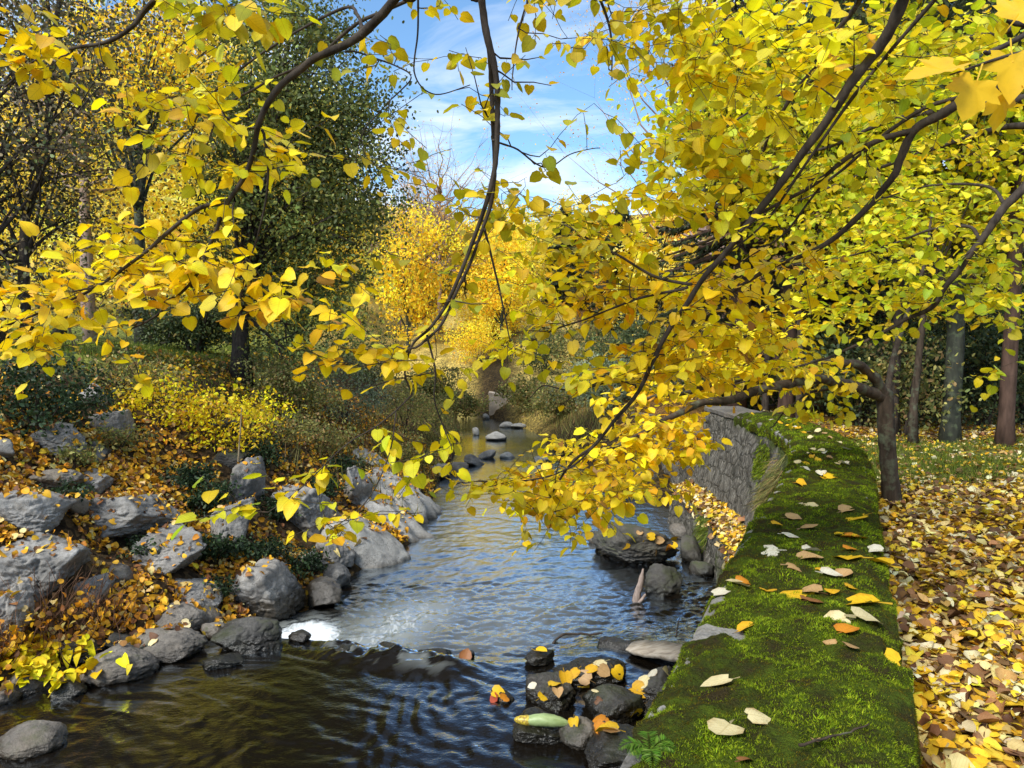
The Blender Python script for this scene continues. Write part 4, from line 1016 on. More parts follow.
for e, n, pal, sz, dr in [
 ((385, 365, 50, 14, 2.25, 2.5), 9, 'gold', .060, .35), ((425, 360, 40, 20, 2.25, 2.5), 7, 'mix', .058, .4), ((350, 380, 25, 8, 2.3, 2.45), 3, 'gold', .058, .3),
 ((300, 470, 45, 26, 2.25, 2.45), 6, 'lime', .062, .3), ((262, 508, 16, 10, 2.25, 2.4), 2, 'lime', .060, .4), ((345, 522, 34, 14, 2.2, 2.4), 5, 'gold', .060, .5), ((385, 515, 14, 8, 2.2, 2.4), 1, 'mix', .056, .5),
 ((410, 440, 14, 14, 2.25, 2.45), 2, 'lime', .058, .7), ((440, 435, 16, 18, 2.25, 2.45), 4, 'mix', .058, .6), ((372, 432, 14, 6, 2.3, 2.4), 1, 'mix', .056, .4),
 ((450, 215, 28, 12, 2.2, 2.5), 3, 'olive', .050, .5), ((465, 240, 30, 20, 2.2, 2.6), 4, 'olive', .050, .5), ((505, 225, 28, 25, 2.3, 2.6), 7, 'olive', .052, .5), ((440, 285, 20, 14, 2.2, 2.4), 2, 'olive', .05, .5), ((480, 290, 20, 12, 2.3, 2.5), 1, 'olive', .05, .6)]:
    tb.sprays(ell(*e, n), pal, sz, .034, .26, dr, only=[b2, b2b, b2c, b2d, b2e, b2f])
sky = [(427,12),(412,27),(380,35),(457,15),(477,42),(452,52),(387,90),(340,100),(332,79),(385,104),(440,97),(460,95),(480,108),(485,122),(362,116),(370,135),(400,142),(340,147),(365,160),(340,172),(452,160),(475,182),(507,20),(527,42),(507,70),(512,102),(522,130),(487,120),(505,150),(517,175),(537,185),(567,27),(579,57),(590,72),(615,90),(640,57),(587,150),(620,150),(610,185),(372,28),(400,10),(440,5),(520,8),(545,20),(556,5),(598,30),(622,35),(650,30),(605,55),(640,15),(575,8),(608,5),(497,50),(505,5),(540,8)]
tb.sprays(np.array([P(x, y, RNG.uniform(2.15, 2.55)) for x, y in sky]), 'olive', .052, .034, .14, .8, only=[b2, b2b, b2c, b2g, b2h, b2i, b2j, b2k])
tb.sprays(ell(600, 12, 110, 18, 2.3, 2.7, 22), 'olive', .052, .034, .2, .8, only=[b2j, b2k])
tb.finish()

DENS = 1.35; SZ = .69
# --- tree A: trunk off to the right, long boughs reaching over the wall to the stream
ta = Linden((4.3, 1.3, -1.46), 'large yellow linden whose long dark boughs sweep from upper right over wall and stream')
ta.trunk([(4.3, 1.3, -1.46), (4.25, 1.35, -.2), (4.3, 1.4, 1.2), (4.2, 1.5, 2.6), (4.3, 1.4, 4.2)], .24, .12, 'bark2')
J = lambda z: [(4.22, 1.45, z), (3.0, 1.75, z - .1)]
a1 = ta.bough(J(2.4) + PP([(960, -110, 2.05), (905, 0, 2.2), (880, 45, 2.28), (845, 95, 2.35), (800, 155, 2.45), (760, 207, 2.55), (735, 240, 2.6), (700, 281, 2.68), (665, 340, 2.78), (640, 385, 2.86), (600, 440, 2.95), (575, 460, 3.0), (555, 487, 3.05), (545, 510, 3.1)]), .021, .0035, .25)
a1b = ta.bough(J(2.3) + PP([(985, -60, 2.1), (935, 0, 2.25), (870, 76, 2.4), (800, 172, 2.5), (765, 222, 2.6), (725, 255, 2.7), (660, 300, 2.8)]), .009, .0025, .3)
a2 = ta.bough(J(1.7) + PP([(1100, 40, 2.5), (1024, 76, 2.65), (975, 96, 2.75), (940, 116, 2.8), (915, 131, 2.85), (900, 160, 2.9), (893, 178, 2.92), (860, 215, 3.0), (820, 246, 3.1), (770, 267, 3.2), (720, 300, 3.3), (685, 328, 3.35), (650, 360, 3.4)]), .026, .0045, .25)
a2b = ta.bough(PP([(915, 131, 2.85), (880, 140, 2.9), (850, 156, 2.95), (810, 187, 3.05), (770, 208, 3.15), (710, 240, 3.3), (650, 262, 3.4), (600, 285, 3.5)]), .013, .003)
a2c = ta.bough(PP([(975, 96, 2.75), (930, 105, 2.9), (880, 140, 3.0), (830, 180, 3.1), (780, 230, 3.2), (740, 262, 3.3)]), .010, .003)
a3 = ta.bough(J(2.8) + PP([(900, -60, 2.7), (860, 0, 2.85), (833, 36, 2.95), (820, 62, 3.0), (790, 97, 3.05), (770, 130, 3.1), (760, 158, 3.15), (730, 190, 3.2), (700, 212, 3.3), (640, 236, 3.4)]), .014, .003, .25)
a5 = ta.bough(PP([(692, 284, 2.7), (655, 275, 2.75), (620, 256, 2.8), (600, 246, 2.85), (565, 225, 2.95), (540, 215, 3.0)]), .006, .002)
a6 = ta.bough(PP([(688, 287, 2.7), (640, 297, 2.8), (590, 318, 2.9), (550, 333, 3.0), (500, 358, 3.1)]), .0055, .002)
a7 = ta.bough(PP([(636, 388, 2.87), (610, 383, 2.9), (575, 390, 2.95), (545, 385, 3.0), (530, 398, 3.05)]), .005, .002)
a8 = ta.bough(PP([(600, 440, 2.95), (570, 468, 3.0), (530, 480, 3.05), (495, 480, 3.1), (455, 485, 3.15)]), .0045, .002)
a9 = ta.bough(J(2.0) + PP([(1080, -40, 1.6), (1030, 30, 1.55), (985, 52, 1.5)]), .012, .004, .6)
near_ = [a1, a1b, a3, a5, a6]
for e, n, pal, sz, dr, on in [
 ((760, 35, 110, 45, 2.3, 3.0), 46, 'mix', .066, .5, None), ((690, 40, 60, 45, 2.4, 3.0), 20, 'olive', .058, .7, None), ((720, 110, 70, 50, 2.4, 3.1), 34, 'mix', .066, .5, None),
 ((720, 175, 60, 45, 2.5, 3.2), 24, 'mix', .07, .5, None), ((700, 140, 40, 40, 2.3, 2.6), 10, 'olive', .070, .6, None),
 ((860, 60, 80, 60, 2.4, 3.3), 34, 'mix', .066, .5, None), ((940, 30, 80, 40, 2.5, 3.3), 34, 'lime', .066, .5, None), ((850, 150, 70, 50, 2.8, 3.6), 26, 'lime', .062, .4, None),
 ((950, 120, 70, 45, 2.8, 3.6), 14, 'lime', .062, .4, None),
 ((650, 215, 50, 35, 2.6, 3.4), 20, 'mix', .07, .5, None), ((600, 255, 60, 35, 2.7, 3.4), 28, 'olive', .066, .5, None), ((530, 235, 45, 35, 2.7, 3.2), 14, 'olive', .056, .5, None),
 ((560, 290, 55, 25, 2.8, 3.4), 16, 'mix', .066, .5, None), ((660, 280, 70, 40, 2.7, 3.4), 30, 'gold', .07, .6, None), ((620, 320, 80, 30, 2.7, 3.4), 26, 'gold', .068, .7, None),
 ((720, 320, 70, 45, 2.9, 3.6), 36, 'gold', .068, .7, None), ((790, 260, 50, 40, 2.9, 3.6), 20, 'gold', .066, .5, None), ((650, 365, 60, 25, 2.8, 3.5), 20, 'gold', .066, .6, None),
 ((600, 378, 50, 16, 2.8, 3.3), 14, 'mix', .064, .5, None), ((525, 340, 40, 28, 2.8, 3.3), 9, 'mix', .062, .5, None), ((760, 350, 50, 25, 3.0, 3.6), 14, 'gold', .064, .8, None),
 ((500, 488, 45, 14, 2.9, 3.2), 14, 'gold', .062, .4, [a1, a8]), ((560, 500, 60, 25, 2.9, 3.4), 24, 'gold', .062, .6, [a1, a8]), ((600, 470, 50, 25, 2.9, 3.4), 14, 'gold', .062, .6, [a1, a8]), ((540, 545, 14, 8, 3.0, 3.1), 2, 'gold', .06, .9, [a1, a8])]:
    ta.sprays(ell(*e, n), pal, sz, .036, .34, dr, only=on or [a1, a1b, a2, a2b, a2c, a3, a5, a6, a7])
ta.sprays(ell(900, -120, 200, 80, 2.4, 3.4, 30), 'lime', .066, .04, .34, .5)
ta.finish()
# --- a maple twig close to the camera at the top right
mp = thing('maple_twig', tuple(P(1120, 20, 1.35)), 'bright yellow lobed maple leaves close to the camera in the top right corner', 'tree branch')
mb = np.array(mp.location)
T = Tubes(); tw = smooth_path(PP([(1120, 20, 1.35), (1050, 45, 1.3), (1000, 58, 1.28), (950, 75, 1.25)]), 14); T.add(tw, np.linspace(.006, .0015, 14), 6, .05); T.build('twig', M['bark'], mp, tuple(mb))
lp = [P(978, 80, 1.26), P(1012, 55, 1.28), P(955, 66, 1.26), P(1030, 80, 1.3), P(1015, 20, 1.34), P(1000, 95, 1.30)]
for q, dd, nn_, ss in zip(lp, [(-.3, -.1, -.9), (-.1, -.3, -.9), (-.9, .1, -.25), (.3, -.1, -.9), (.4, 0, .5), (.2, .2, -.8)], [(.1, -.8, .45), (-.15, -.75, .55), (.1, -.5, .8), (.2, -.7, .6), (0, -.6, .7), (.0, -.6, .7)], [.062, .07, .075, .07, .06, .055]):
    leaves('leaf', q[None], np.array([dd]), np.array([nn_]), [ss], np.array([[.93, .60, .012]]) * RNG.uniform(.9, 1.03), M['leaf'], mp, 'star', .15, .2, 1.0, tuple(mb))

DENS = 1.3; SZ = .86
# --- tree C: farther back on the right, trunk out of the frame
tc = Linden((5.6, 5.6, -1.46), 'yellow-green linden standing back at the right edge, its lower boughs over the leafy ground')
tc.trunk([(5.6, 5.6, -1.46), (5.55, 5.6, 0), (5.6, 5.5, 1.6), (5.7, 5.5, 3.6)], .16, .09, 'bark2')
K_ = lambda z: [(5.58, 5.55, z)]
c4 = tc.bough(K_(1.9) + PP([(1090, 120, 4.6), (1024, 186, 4.5), (1000, 215, 4.5), (985, 236, 4.5), (955, 271, 4.55), (940, 300, 4.6), (925, 311, 4.7), (900, 320, 4.8), (860, 345, 4.9), (800, 365, 5.1), (730, 385, 5.3)]), .032, .005, .1)
c4b = tc.bough(PP([(980, 240, 4.5), (970, 226, 4.6), (930, 230, 4.7), (890, 245, 4.9), (840, 258, 5.0), (790, 265, 5.2)]), .012, .004)
c4c = tc.bough(PP([(1005, 205, 4.5), (990, 187, 4.8), (950, 184, 5.0), (910, 190, 5.2), (850, 210, 5.5)]), .012, .004)
c5 = tc.bough(K_(2.3) + PP([(1060, 90, 5.2), (1000, 103, 5.2), (940, 112, 5.3), (880, 125, 5.5), (820, 150, 5.8), (770, 170, 6.0)]), .04, .006, .1)
c6 = tc.bough(K_(2.1) + PP([(1060, 120, 5.6), (1000, 128, 5.8), (930, 150, 6.0), (860, 175, 6.3), (800, 200, 6.5)]), .035, .006, .1)
c7 = tc.bough(K_(3.0) + PP([(1040, 20, 5.4), (960, 40, 5.6), (880, 60, 5.8), (790, 90, 6.2), (720, 130, 6.4)]), .035, .006, .1)
for e, n, pal, sz in [((950, 270, 75, 50, 4.3, 5.2), 60, 'lime', .070), ((870, 300, 70, 40, 4.6, 5.6), 52, 'lime', .070), ((800, 320, 60, 40, 4.8, 5.6), 34, 'mix', .072),
 ((850, 230, 70, 35, 4.8, 6.2), 44, 'lime', .070), ((950, 200, 80, 30, 4.5, 5.8), 44, 'lime', .070), ((860, 150, 110, 40, 5.2, 6.5), 48, 'lime', .07), ((960, 150, 80, 30, 5.0, 6), 26, 'mix', .07),
 ((850, 80, 130, 50, 5.3, 6.5), 60, 'lime', .07), ((980, 60, 60, 50, 5.0, 5.8), 26, 'lime', .07), ((760, 180, 60, 40, 5.6, 6.6), 20, 'lime', .07), ((1000, 310, 35, 25, 4.4, 5), 14, 'lime', .07), ((985, 375, 40, 5, 4.4, 4.8), 3, 'lime', .07), ((770, 360, 60, 20, 5, 5.6), 16, 'mix', .07)]:
    tc.sprays(ell(*e, int(n * 1.35)), pal, sz * .92, .045, .5, .35)
tc.finish('bark')
# --- small tree on the leafy ground behind the wall
B0 = hit(893, 503, False)
td = Linden(tuple(B0), 'small crooked linden with a forked brown trunk on leafy ground just behind the wall', 'small_linden_tree')
y0 = B0[1]; 
td.trunk([B0 - np.array([0, 0, .1])] + PP([(891, 490, y0), (888, 455, y0), (886, 425, y0), (885, 400, y0), (884, 392, y0)]), .076, .074, 'bark2')
d1 = td.bough(PP([(884, 398, y0), (868, 391, y0 - .1), (845, 385, y0 - .3), (820, 379, y0 - .6), (775, 386, y0 - 1.0), (735, 398, y0 - 1.3), (700, 404, y0 - 1.5), (670, 418, y0 - 1.7), (640, 434, y0 - 1.8), (610, 448, y0 - 1.9), (580, 452, y0 - 2.0)]), .06, .006, .25)
d2 = td.bough(PP([(884, 396, y0), (874, 378, y0 - .1), (860, 364, y0 - .2), (830, 362, y0 - .4), (795, 366, y0 - .7), (750, 375, y0 - 1.0), (700, 390, y0 - 1.2), (650, 398, y0 - 1.4), (620, 405, y0 - 1.5)]), .055, .006, .3)
d3 = td.bough(PP([(886, 398, y0), (892, 365, y0 + .2), (905, 320, y0 + .4), (925, 260, y0 + .7), (935, 190, y0 + 1.0)]), .034, .010, .4)
d4 = td.bough(PP([(845, 385, y0 - .3), (815, 392, y0 - .35), (790, 405, y0 - .4), (770, 428, y0 - .4)]), .015, .005)
for e, n, pal, sz in [((640, 455, 60, 35, 4.8, 5.8), 70, 'gold', .076), ((590, 480, 55, 35, 4.6, 5.4), 46, 'gold', .076), ((670, 430, 45, 25, 5.0, 5.8), 36, 'gold', .076), ((560, 505, 45, 25, 4.6, 5.2), 26, 'gold', .076), ((690, 450, 16, 14, 5.2, 5.8), 5, 'gold', .076),
 ((820, 375, 50, 18, 6.2, 7.0), 22, 'gold', .085), ((750, 365, 60, 25, 5.6, 6.5), 34, 'gold', .08), ((690, 370, 60, 25, 5.4, 6.2), 34, 'gold', .08), ((720, 340, 70, 22, 5.5, 6.4), 34, 'mix', .08), ((820, 415, 40, 9, 6.4, 7.0), 10, 'mix', .085), ((640, 400, 40, 15, 5.2, 5.8), 18, 'gold', .076)]:
    td.sprays(ell(*e, n), pal, sz, .04, .42, .7, only=[d1, d2, d4])
td.sprays(ell(900, 230, 60, 70, 7.2, 8.6, 26), 'lime', .08, .05, .5, .4, only=[d3])
td.finish('bark2')
# ------------------------------------------------------------------ trees and shrubs
def gz(x, y): return float(ground(np.array([x]), np.array([y]))[0])
def tree(name, seed, loc, H, r0, cc, cr, n_limb, n_clump, n_leaf, lsize, pal, label, group=None, bark='bark2', cat='tree', shape='oval', mat='farleaf', sig=.2, hollow=.45, lean=(0, 0), stems=1, bright=.25, up=.3, first=.25, width=1.0):
    """crown centre cc and radii cr relative to the base"""
    global RNG
    keep = RNG; RNG = np.random.default_rng(seed)
    root = thing(name, tuple(loc), label, cat, group)
    cc, cr = np.array(cc, float), np.array(cr, float)
    t = Tubes(); tops = []
    for s in range(stems):
        a = s / max(1, stems) * 6.28 + RNG.random()
        off = np.array([math.cos(a), math.sin(a), 0]) * (r0 * 2.5 if stems > 1 else 0)
        sp = np.array([math.cos(a), math.sin(a), 0]) * (cr[0] * .55 if stems > 1 else 0)
        top = np.array([cc[0] + lean[0], cc[1] + lean[1], H * RNG.uniform(.8, 1)]) + sp
        z = np.linspace(0, 1, 12)[:, None]
        p = off + (top - off) * np.concatenate([z ** 1.4, z ** 1.4, z], 1); p[1:] += np.cumsum(RNG.normal(size=(11, 3)) * [.012, .012, 0], 0) * H * .5
        p[0, 2] = -.15
        t.add(p, r0 * (1 - .88 * z[:, 0]) * (1 + .5 * np.exp(-z[:, 0] * 18)), 9, .06); tops.append(p)
    u = norm(RNG.normal(size=(n_clump, 3))) * (hollow + (1 - hollow) * RNG.random((n_clump, 1)) ** .6)
    C = cc + u * cr * RNG.uniform(.62, 1.26, (n_clump, 1))
    for c in C[:n_limb]:
        p = tops[RNG.integers(stems)]; k = int(np.clip((c[2] / H * .75 + RNG.uniform(-.1, .05)) * 11, 11 * first, 10)); b = p[k]
        ln = np.linalg.norm(c - b); m = (b + c) / 2 + np.array([0, 0, .12 * ln]) + RNG.normal(size=3) * .08 * ln
        uu = np.linspace(0, 1, 7)[:, None]; q = (1 - uu) ** 2 * b + 2 * uu * (1 - uu) * m + uu ** 2 * c
        rr = r0 * (1 - .85 * k / 11) * .45; t.add(q, np.linspace(rr, rr * .2, 7), 5, .05)
        for j in range(2):
            e = c + norm(RNG.normal(size=3)) * cr * .22; t.add(np.array([q[4], (q[4] + e) / 2 + RNG.normal(size=3) * .05 * ln, e]), np.linspace(rr * .4, rr * .1, 3), 4)
    tr_ = t.build('trunk', M[bark], root)
    i = RNG.integers(0, n_clump, n_leaf)
    sc = cr.mean() * sig * RNG.uniform(.6, 1.4, n_clump)
    p = C[i] + RNG.normal(size=(n_leaf, 3)) * sc[i][:, None] * np.array([1, 1, .7])
    cb = 1 + RNG.normal(size=n_clump) * bright
    col = pick(pal, n_leaf, .18) * np.clip(cb[i], .4, 1.7)[:, None]
    N = RNG.normal(size=(n_leaf, 3)) + np.array([0, 0, up]) + (p - cc) / cr * .3
    ok = p[:, 2] > .05
    leaves('crown', p[ok], RNG.normal(size=(ok.sum(), 3)) + np.array([0, 0, -.3]), N[ok], (lsize * RNG.uniform(.6, 1.3, n_leaf))[ok], col[ok], M[mat], root, shape, .3, .2, width)
    RNG = keep
    return root
def conifer(seed, loc, H, R, label, group=None, z0=.08, n=26000, ls=.16):
    global RNG
    keep = RNG; RNG = np.random.default_rng(seed)
    root = thing('conifer', tuple(loc), label, 'tree', group)
    t = Tubes(); z = np.linspace(0, 1, 10); pth = np.stack([.02 * H * np.sin(z * 3), 0 * z, z * H], 1); pth[0, 2] = -.2
    t.add(pth, .022 * H * (1 - .93 * z) + .01, 8, .05)
    P_, D_ = [], []; nb = 90; per = n // nb
    for k in range(nb):
        h = z0 + (1 - z0) * (k + RNG.random()) / nb; a = RNG.random() * 6.28; r = R * (1 - h) ** .8 * RNG.uniform(.7, 1.15) + .15
        b = np.array([0, 0, h * H]); dv = np.array([math.cos(a), math.sin(a), 0])
        u = np.linspace(0, 1, 6)[:, None]; q = b + dv * r * u + np.array([0, 0, 1.]) * (-.38 * r * u ** 1.3 + .10 * r * u ** 3)
        t.add(q, np.linspace(.012 * H * (1 - h) + .008, .004, 6), 4)
        uu = RNG.random(per) ** .7; j = np.clip((uu * 5).astype(int), 0, 4); f = (uu * 5 - j)[:, None]
        sd = np.cross(dv, [0, 0, 1.]); w = RNG.normal(size=(per, 1)) * .20 * r * (1.15 - uu[:, None])
        P_.append(q[j] * (1 - f) + q[j + 1] * f + sd * w - np.array([0, 0, .08]) * RNG.random((per, 1))); D_.append(dv * .8 + sd * np.sign(w) * .6 + RNG.normal(size=(per, 3)) * .3 + np.array([0, 0, -.35]))
    t.build('trunk', M['pinebark'], root)
    p = np.concatenate(P_); d = np.concatenate(D_)
    leaves('crown', p, d, RNG.normal(size=p.shape) * .5 + [0, 0, 1], ls * RNG.uniform(.6, 1.3, len(p)), pick('conifer', len(p), .25), M['farleaf'], root, 'quad', .2, .2, .5)
    RNG = keep; return root
def base(px, py):
    h = hit(px, py, False); return (h[0], h[1], gz(h[0], h[1]))
def at_xy(px, Y):
    x = (px - 512) / F * Y; return (x, Y, gz(x, Y))
def twiggy(name, seed, loc, H, R, n_tw, pal, n_leaf, lsize, label, group=None, bark='greybark', fine=.004):
    """mostly bare crown of fine twigs"""
    global RNG
    keep = RNG; RNG = np.random.default_rng(seed); root = thing(name, tuple(loc), label, 'tree', group)
    t = Tubes(); z = np.linspace(0, 1, 10); t.add(np.stack([0 * z, 0 * z, z * H * .8 - .1], 1) + RNG.normal(size=(10, 3)) * .03, H * .014 * (1 - .85 * z), 8, .05)
    ends = []
    for k in range(n_tw):
        b = np.array([0, 0, H * RNG.uniform(.3, .8)]); a = RNG.random() * 6.28; e = np.array([math.cos(a) * R * RNG.uniform(.4, 1), math.sin(a) * R * RNG.uniform(.4, 1), min(H * 1.05, b[2] + R * RNG.uniform(.3, 1.0))])
        u = np.linspace(0, 1, 6)[:, None]; q = b + (e - b) * u + np.array([0, 0, -.1 * R]) * np.sin(u * 3.14) + RNG.normal(size=(6, 3)) * .05 * R ** .5
        t.add(q, np.linspace(H * .004 + fine, fine, 6), 4)
        for j in range(9):
            s = q[RNG.integers(2, 6)]; g = s + (norm(e - b) + RNG.normal(size=3) * .6) * R * .28
            t.add(np.array([s, (s + g) / 2 + RNG.normal(size=3) * .03 * R, g]), [fine, fine * .7, fine * .4], 3); ends += [g, (s + g) / 2]
    t.build('trunk', M[bark], root)
    if n_leaf:
        E = np.array(ends); p = E[RNG.integers(0, len(E), n_leaf)] + RNG.normal(size=(n_leaf, 3)) * R * .05
        leaves('crown', p, RNG.normal(size=p.shape), RNG.normal(size=p.shape) + [0, 0, .5], lsize * RNG.uniform(.6, 1.2, n_leaf), pick(pal, n_leaf, .15), M['farleaf'], root, 'oval')
    RNG = keep; return root

# --- left bank trees
lb = base(242, 383)
tree('oak_tree', 21, lb, 8.6, .17, (1.0, .4, 4.6), (2.05, 1.9, 4.2), 46, 200, 50000, .08, 'oak', 'dark green oak with slim trunk on the edge of the left lawn', bark='bark', sig=.13, hollow=.35, mat='glossleaf', bright=.3)
lh = at_xy(12, 11.5)
tree('holly_tree', 22, lh, 9.0, .09, (-.3, .2, 4.2), (2.7, 2.2, 4.6), 60, 190, 32000, .07, 'holly', 'dark dense holly-like evergreen filling the left edge of the view', bark='bark', sig=.13, hollow=.3, mat='glossleaf', stems=3, bright=.35)
tree('maple_tree', 23, at_xy(145, 19), 10, .17, (.3, 0, 7.3), (2.6, 2.0, 2.4), 40, 90, 7000, .13, 'birch', 'golden orange maple showing behind the holly at upper left', bark='greybark', sig=.15, hollow=.2)
twiggy('bare_tree', 24, at_xy(90, 22), 15.5, 4.2, 40, 'orange', 500, .09, 'nearly bare tree with fine pinkish twigs behind the orange maple', bark='pinkbark', fine=.006)
tree('birch_tree', 25, at_xy(200, 24), 11, .16, (0, 0, 5.6), (3.4, 2.5, 4.6), 30, 140, 24000, .15, 'pale', 'pale yellow birch glowing behind the dark oak', bark='greybark', sig=.16, hollow=.3)
tree('birch_tree', 26, at_xy(60, 26), 12, .16, (0, 0, 5.6), (4.2, 2.5, 5.0), 30, 140, 24000, .16, 'pale', 'pale yellow birch behind the holly at the left edge', bark='greybark', sig=.16, hollow=.3)
tree('birch_tree', 27, at_xy(300, 27), 11, .16, (0, 0, 5.2), (3.0, 2.5, 5.0), 30, 130, 22000, .15, 'pale', 'pale yellow birch behind the right side of the oak', bark='greybark', sig=.16, hollow=.3)
hd = at_xy(196, 17.0)
tree('hedge', 28, hd, 1.3, .05, (0, 0, .62), (1.35, .6, .62), 14, 70, 9000, .07, 'ever', 'dark clipped evergreen hedge at the back of the left lawn', cat='hedge', bark='bark', sig=.16, hollow=.3, mat='glossleaf', stems=4)
# --- across the valley
g_birch = 'yellow trees along the far bend of the stream'
def far_tree(seed, px, Y, ytop, wpx, n, ls, pal, label, ybot=395):
    loc = at_xy(px, Y); H = (350 - ytop) / F * Y - loc[2]; w = wpx / 2 / F * Y
    return tree('birch_tree', seed, loc, H, .012 * H, (0, 0, H * .52), (w, w * .8, H * .48), 34, 150, n, ls, pal, label, bark='greybark', sig=.15, hollow=.2)
far_tree(31, 425, 80, 205, 95, 26000, .26, 'birch', 'tall golden birch beyond the oak at the bend of the stream')
far_tree(32, 470, 86, 232, 90, 20000, .28, 'birch', 'shorter yellow birch right of the tall golden one')
far_tree(33, 525, 84, 222, 110, 20000, .27, 'mix', 'yellow-green tree behind the middle of the stream')
far_tree(34, 590, 90, 206, 110, 18000, .29, 'birch', 'golden tree with feathery top behind the hanging boughs')
far_tree(46, 385, 88, 215, 80, 16000, .28, 'pale', 'pale yellow birch peeping out right behind the oak crown')
far_tree(47, 500, 62, 290, 80, 12000, .2, 'pale', 'small pale yellow tree low behind the end of the stream')
conifer(35, at_xy(565, 74), 10, 3.4, 'dark pointed conifer far off among the golden trees', ls=.40, n=16000)
conifer(36, at_xy(620, 58), 10.5, 4.0, 'dark spreading conifer far off behind the hanging yellow boughs', ls=.36, n=16000)
conifer(37, at_xy(655, 52), 8.5, 3.2, 'smaller dark conifer right of the spreading one', ls=.32, n=12000)
twiggy('bare_tree', 38, at_xy(440, 62), 15, 5.5, 60, 'orange', 2600, .12, 'bare pinkish tree high on the hill above the golden birches', bark='pinkbark', fine=.012)
twiggy('bare_tree', 39, at_xy(400, 68), 14, 5.0, 50, 'orange', 2000, .12, 'second bare pinkish tree on the hill, left of the highest one', bark='pinkbark', fine=.012)
twiggy('bare_tree', 40, at_xy(720, 21), 12.6, 5.0, 46, 'orange', 8000, .055, 'nearly bare tree with tiny orange leaves against the sky behind the boughs', bark='pinkbark', fine=.0032)
# hillside woods
protos = []
for k, (pal, H, cr) in enumerate([('pale', 10, (3.4, 3, 4.4)), ('birch', 9, (3, 2.6, 4.2)), ('orange', 9, (3.4, 3, 4)), ('weed', 8, (3.2, 3, 3.8)), ('oak', 9, (3.2, 3, 4.2))]):
    protos.append((pal, H, cr))
woods = []
r_ = np.random.default_rng(55)
adj = {'pale': 'pale yellow', 'birch': 'golden', 'orange': 'orange', 'weed': 'brownish green', 'oak': 'dark green'}
for k, (pal, H, cr) in enumerate(protos):
    first = None
    for j in range(9 if pal in ('pale', 'birch') else 6):
        for _ in range(60):
            px = r_.uniform(-60, 700); Y = r_.uniform(48, 95)
            x = (px - 512) / F * Y
            if all((x - a) ** 2 + (Y - b) ** 2 > 20 for a, b in woods): break
        woods.append((x, Y)); loc = (x, Y, gz(x, Y) - .1)
        lab = adj[pal] + ' tree in the wood on the far hillside'
        if first is None:
            first = tree('woodland_tree', 60 + k, loc, H, .16, (0, 0, H * .56), cr, 24, 80, 6500, .22, pal, lab, 'woods on the far hillside', bark='greybark', sig=.17, hollow=.3)
        else:
            c = copy_tree(first); c.location = loc
            s = r_.uniform(.8, 1.25); c.scale = (s, s, s * r_.uniform(.9, 1.15)); c.rotation_euler = (0, 0, r_.uniform(0, 6.28))
# --- right: dark wood behind the lawn
conifer(41, at_xy(735, 16.5), 11.5, 2.8, 'tall dark conifer behind the yellow boughs right of the sky gap', z0=.12, ls=.15)
conifer(42, at_xy(840, 18), 12, 3.0, 'tall dark conifer deep in the wood above the small crooked linden', z0=.16, ls=.17)
conifer(43, at_xy(960, 19), 13, 3.0, 'tall dark conifer behind the two pine trunks at the right', z0=.2, ls=.17)
tree('linden_tree', 44, at_xy(915, 11.5), 7.5, .06, (.2, 0, 4.7), (2.6, 2.0, 2.3), 40, 130, 9000, .10, 'lime', 'slender yellow-green linden just behind the lawn, crown filling the upper right', shape='heart', mat='leaf', sig=.17, hollow=.25, bright=.15, first=.4)
tree('linden_tree', 45, at_xy(800, 13.5), 8, .06, (.2, 0, 5.4), (2.6, 2.0, 2.6), 40, 130, 9000, .10, 'lime', 'yellow-green linden farther back, crown behind the long boughs', shape='heart', mat='leaf', sig=.17, hollow=.25, bright=.15, first=.4)
def pine(px, py, wpx, H, label, mat, seed, lean=0.0):
    global RNG
    b = base(px, py); r = wpx / 2 * .8 * b[1] / F; keep = RNG; RNG = np.random.default_rng(seed)
    root = thing('pine_tree', b, label, 'tree'); t = Tubes(); z = np.linspace(0, 1, 16)
    p = np.stack([lean * z * H + .05 * np.sin(z * 5), .04 * np.cos(z * 4), z * H - .15], 1); t.add(p, r * (1 - .5 * z) * (1 + .4 * np.exp(-z * 60)), 12, .05)
    for k in range(14):
        h = RNG.uniform(.45, .98); s = np.array([lean * h * H, 0, h * H]); a = RNG.random() * 6.28; e = s + np.array([math.cos(a), math.sin(a), -.1]) * RNG.uniform(1, 2.2)
        t.add(np.array([s, (s + e) / 2 + [0, 0, .15], e]), np.linspace(r * .25, .01, 3), 5)
    t.build('trunk', M[mat], root)
    n = 7000; c = np.array([lean * H * .8, 0, H * .75]); i = RNG.integers(0, 60, n); C = c + norm(RNG.normal(size=(60, 3))) * RNG.random((60, 1)) ** .5 * [2.2, 2.2, H * .25]
    q = C[i] + RNG.normal(size=(n, 3)) * .32
    leaves('crown', q, RNG.normal(size=(n, 3)), RNG.normal(size=(n, 3)) + [0, 0, .6], .17 * RNG.uniform(.6, 1.3, n), pick('conifer', n, .25), M['farleaf'], root, 'quad', .2, .2, .4)
    RNG = keep
pine(951, 443, 22, 9, 'greenish grey pine trunk behind the lawn, left of two at the right edge', 'greybark', 71)
pine(1006, 446, 19, 9, 'reddish brown pine trunk behind the lawn, right of two at the right edge', 'pinebark', 72)
pine(786, 421, 20, 9, 'thick dark reddish trunk just past the end of the wall top', 'pinebark', 73)
pine(765, 420, 9, 8, 'thin dark trunk left of the thick reddish one past the wall', 'bark', 74)
pine(893, 436, 12, 8, 'thin dark trunk in the wood behind the small crooked linden', 'bark', 75)
pine(1040, 440, 22, 9, 'dark trunk at the very right edge of the wood', 'bark', 76)
sh = 'dark evergreen shrubs under the right-hand wood'
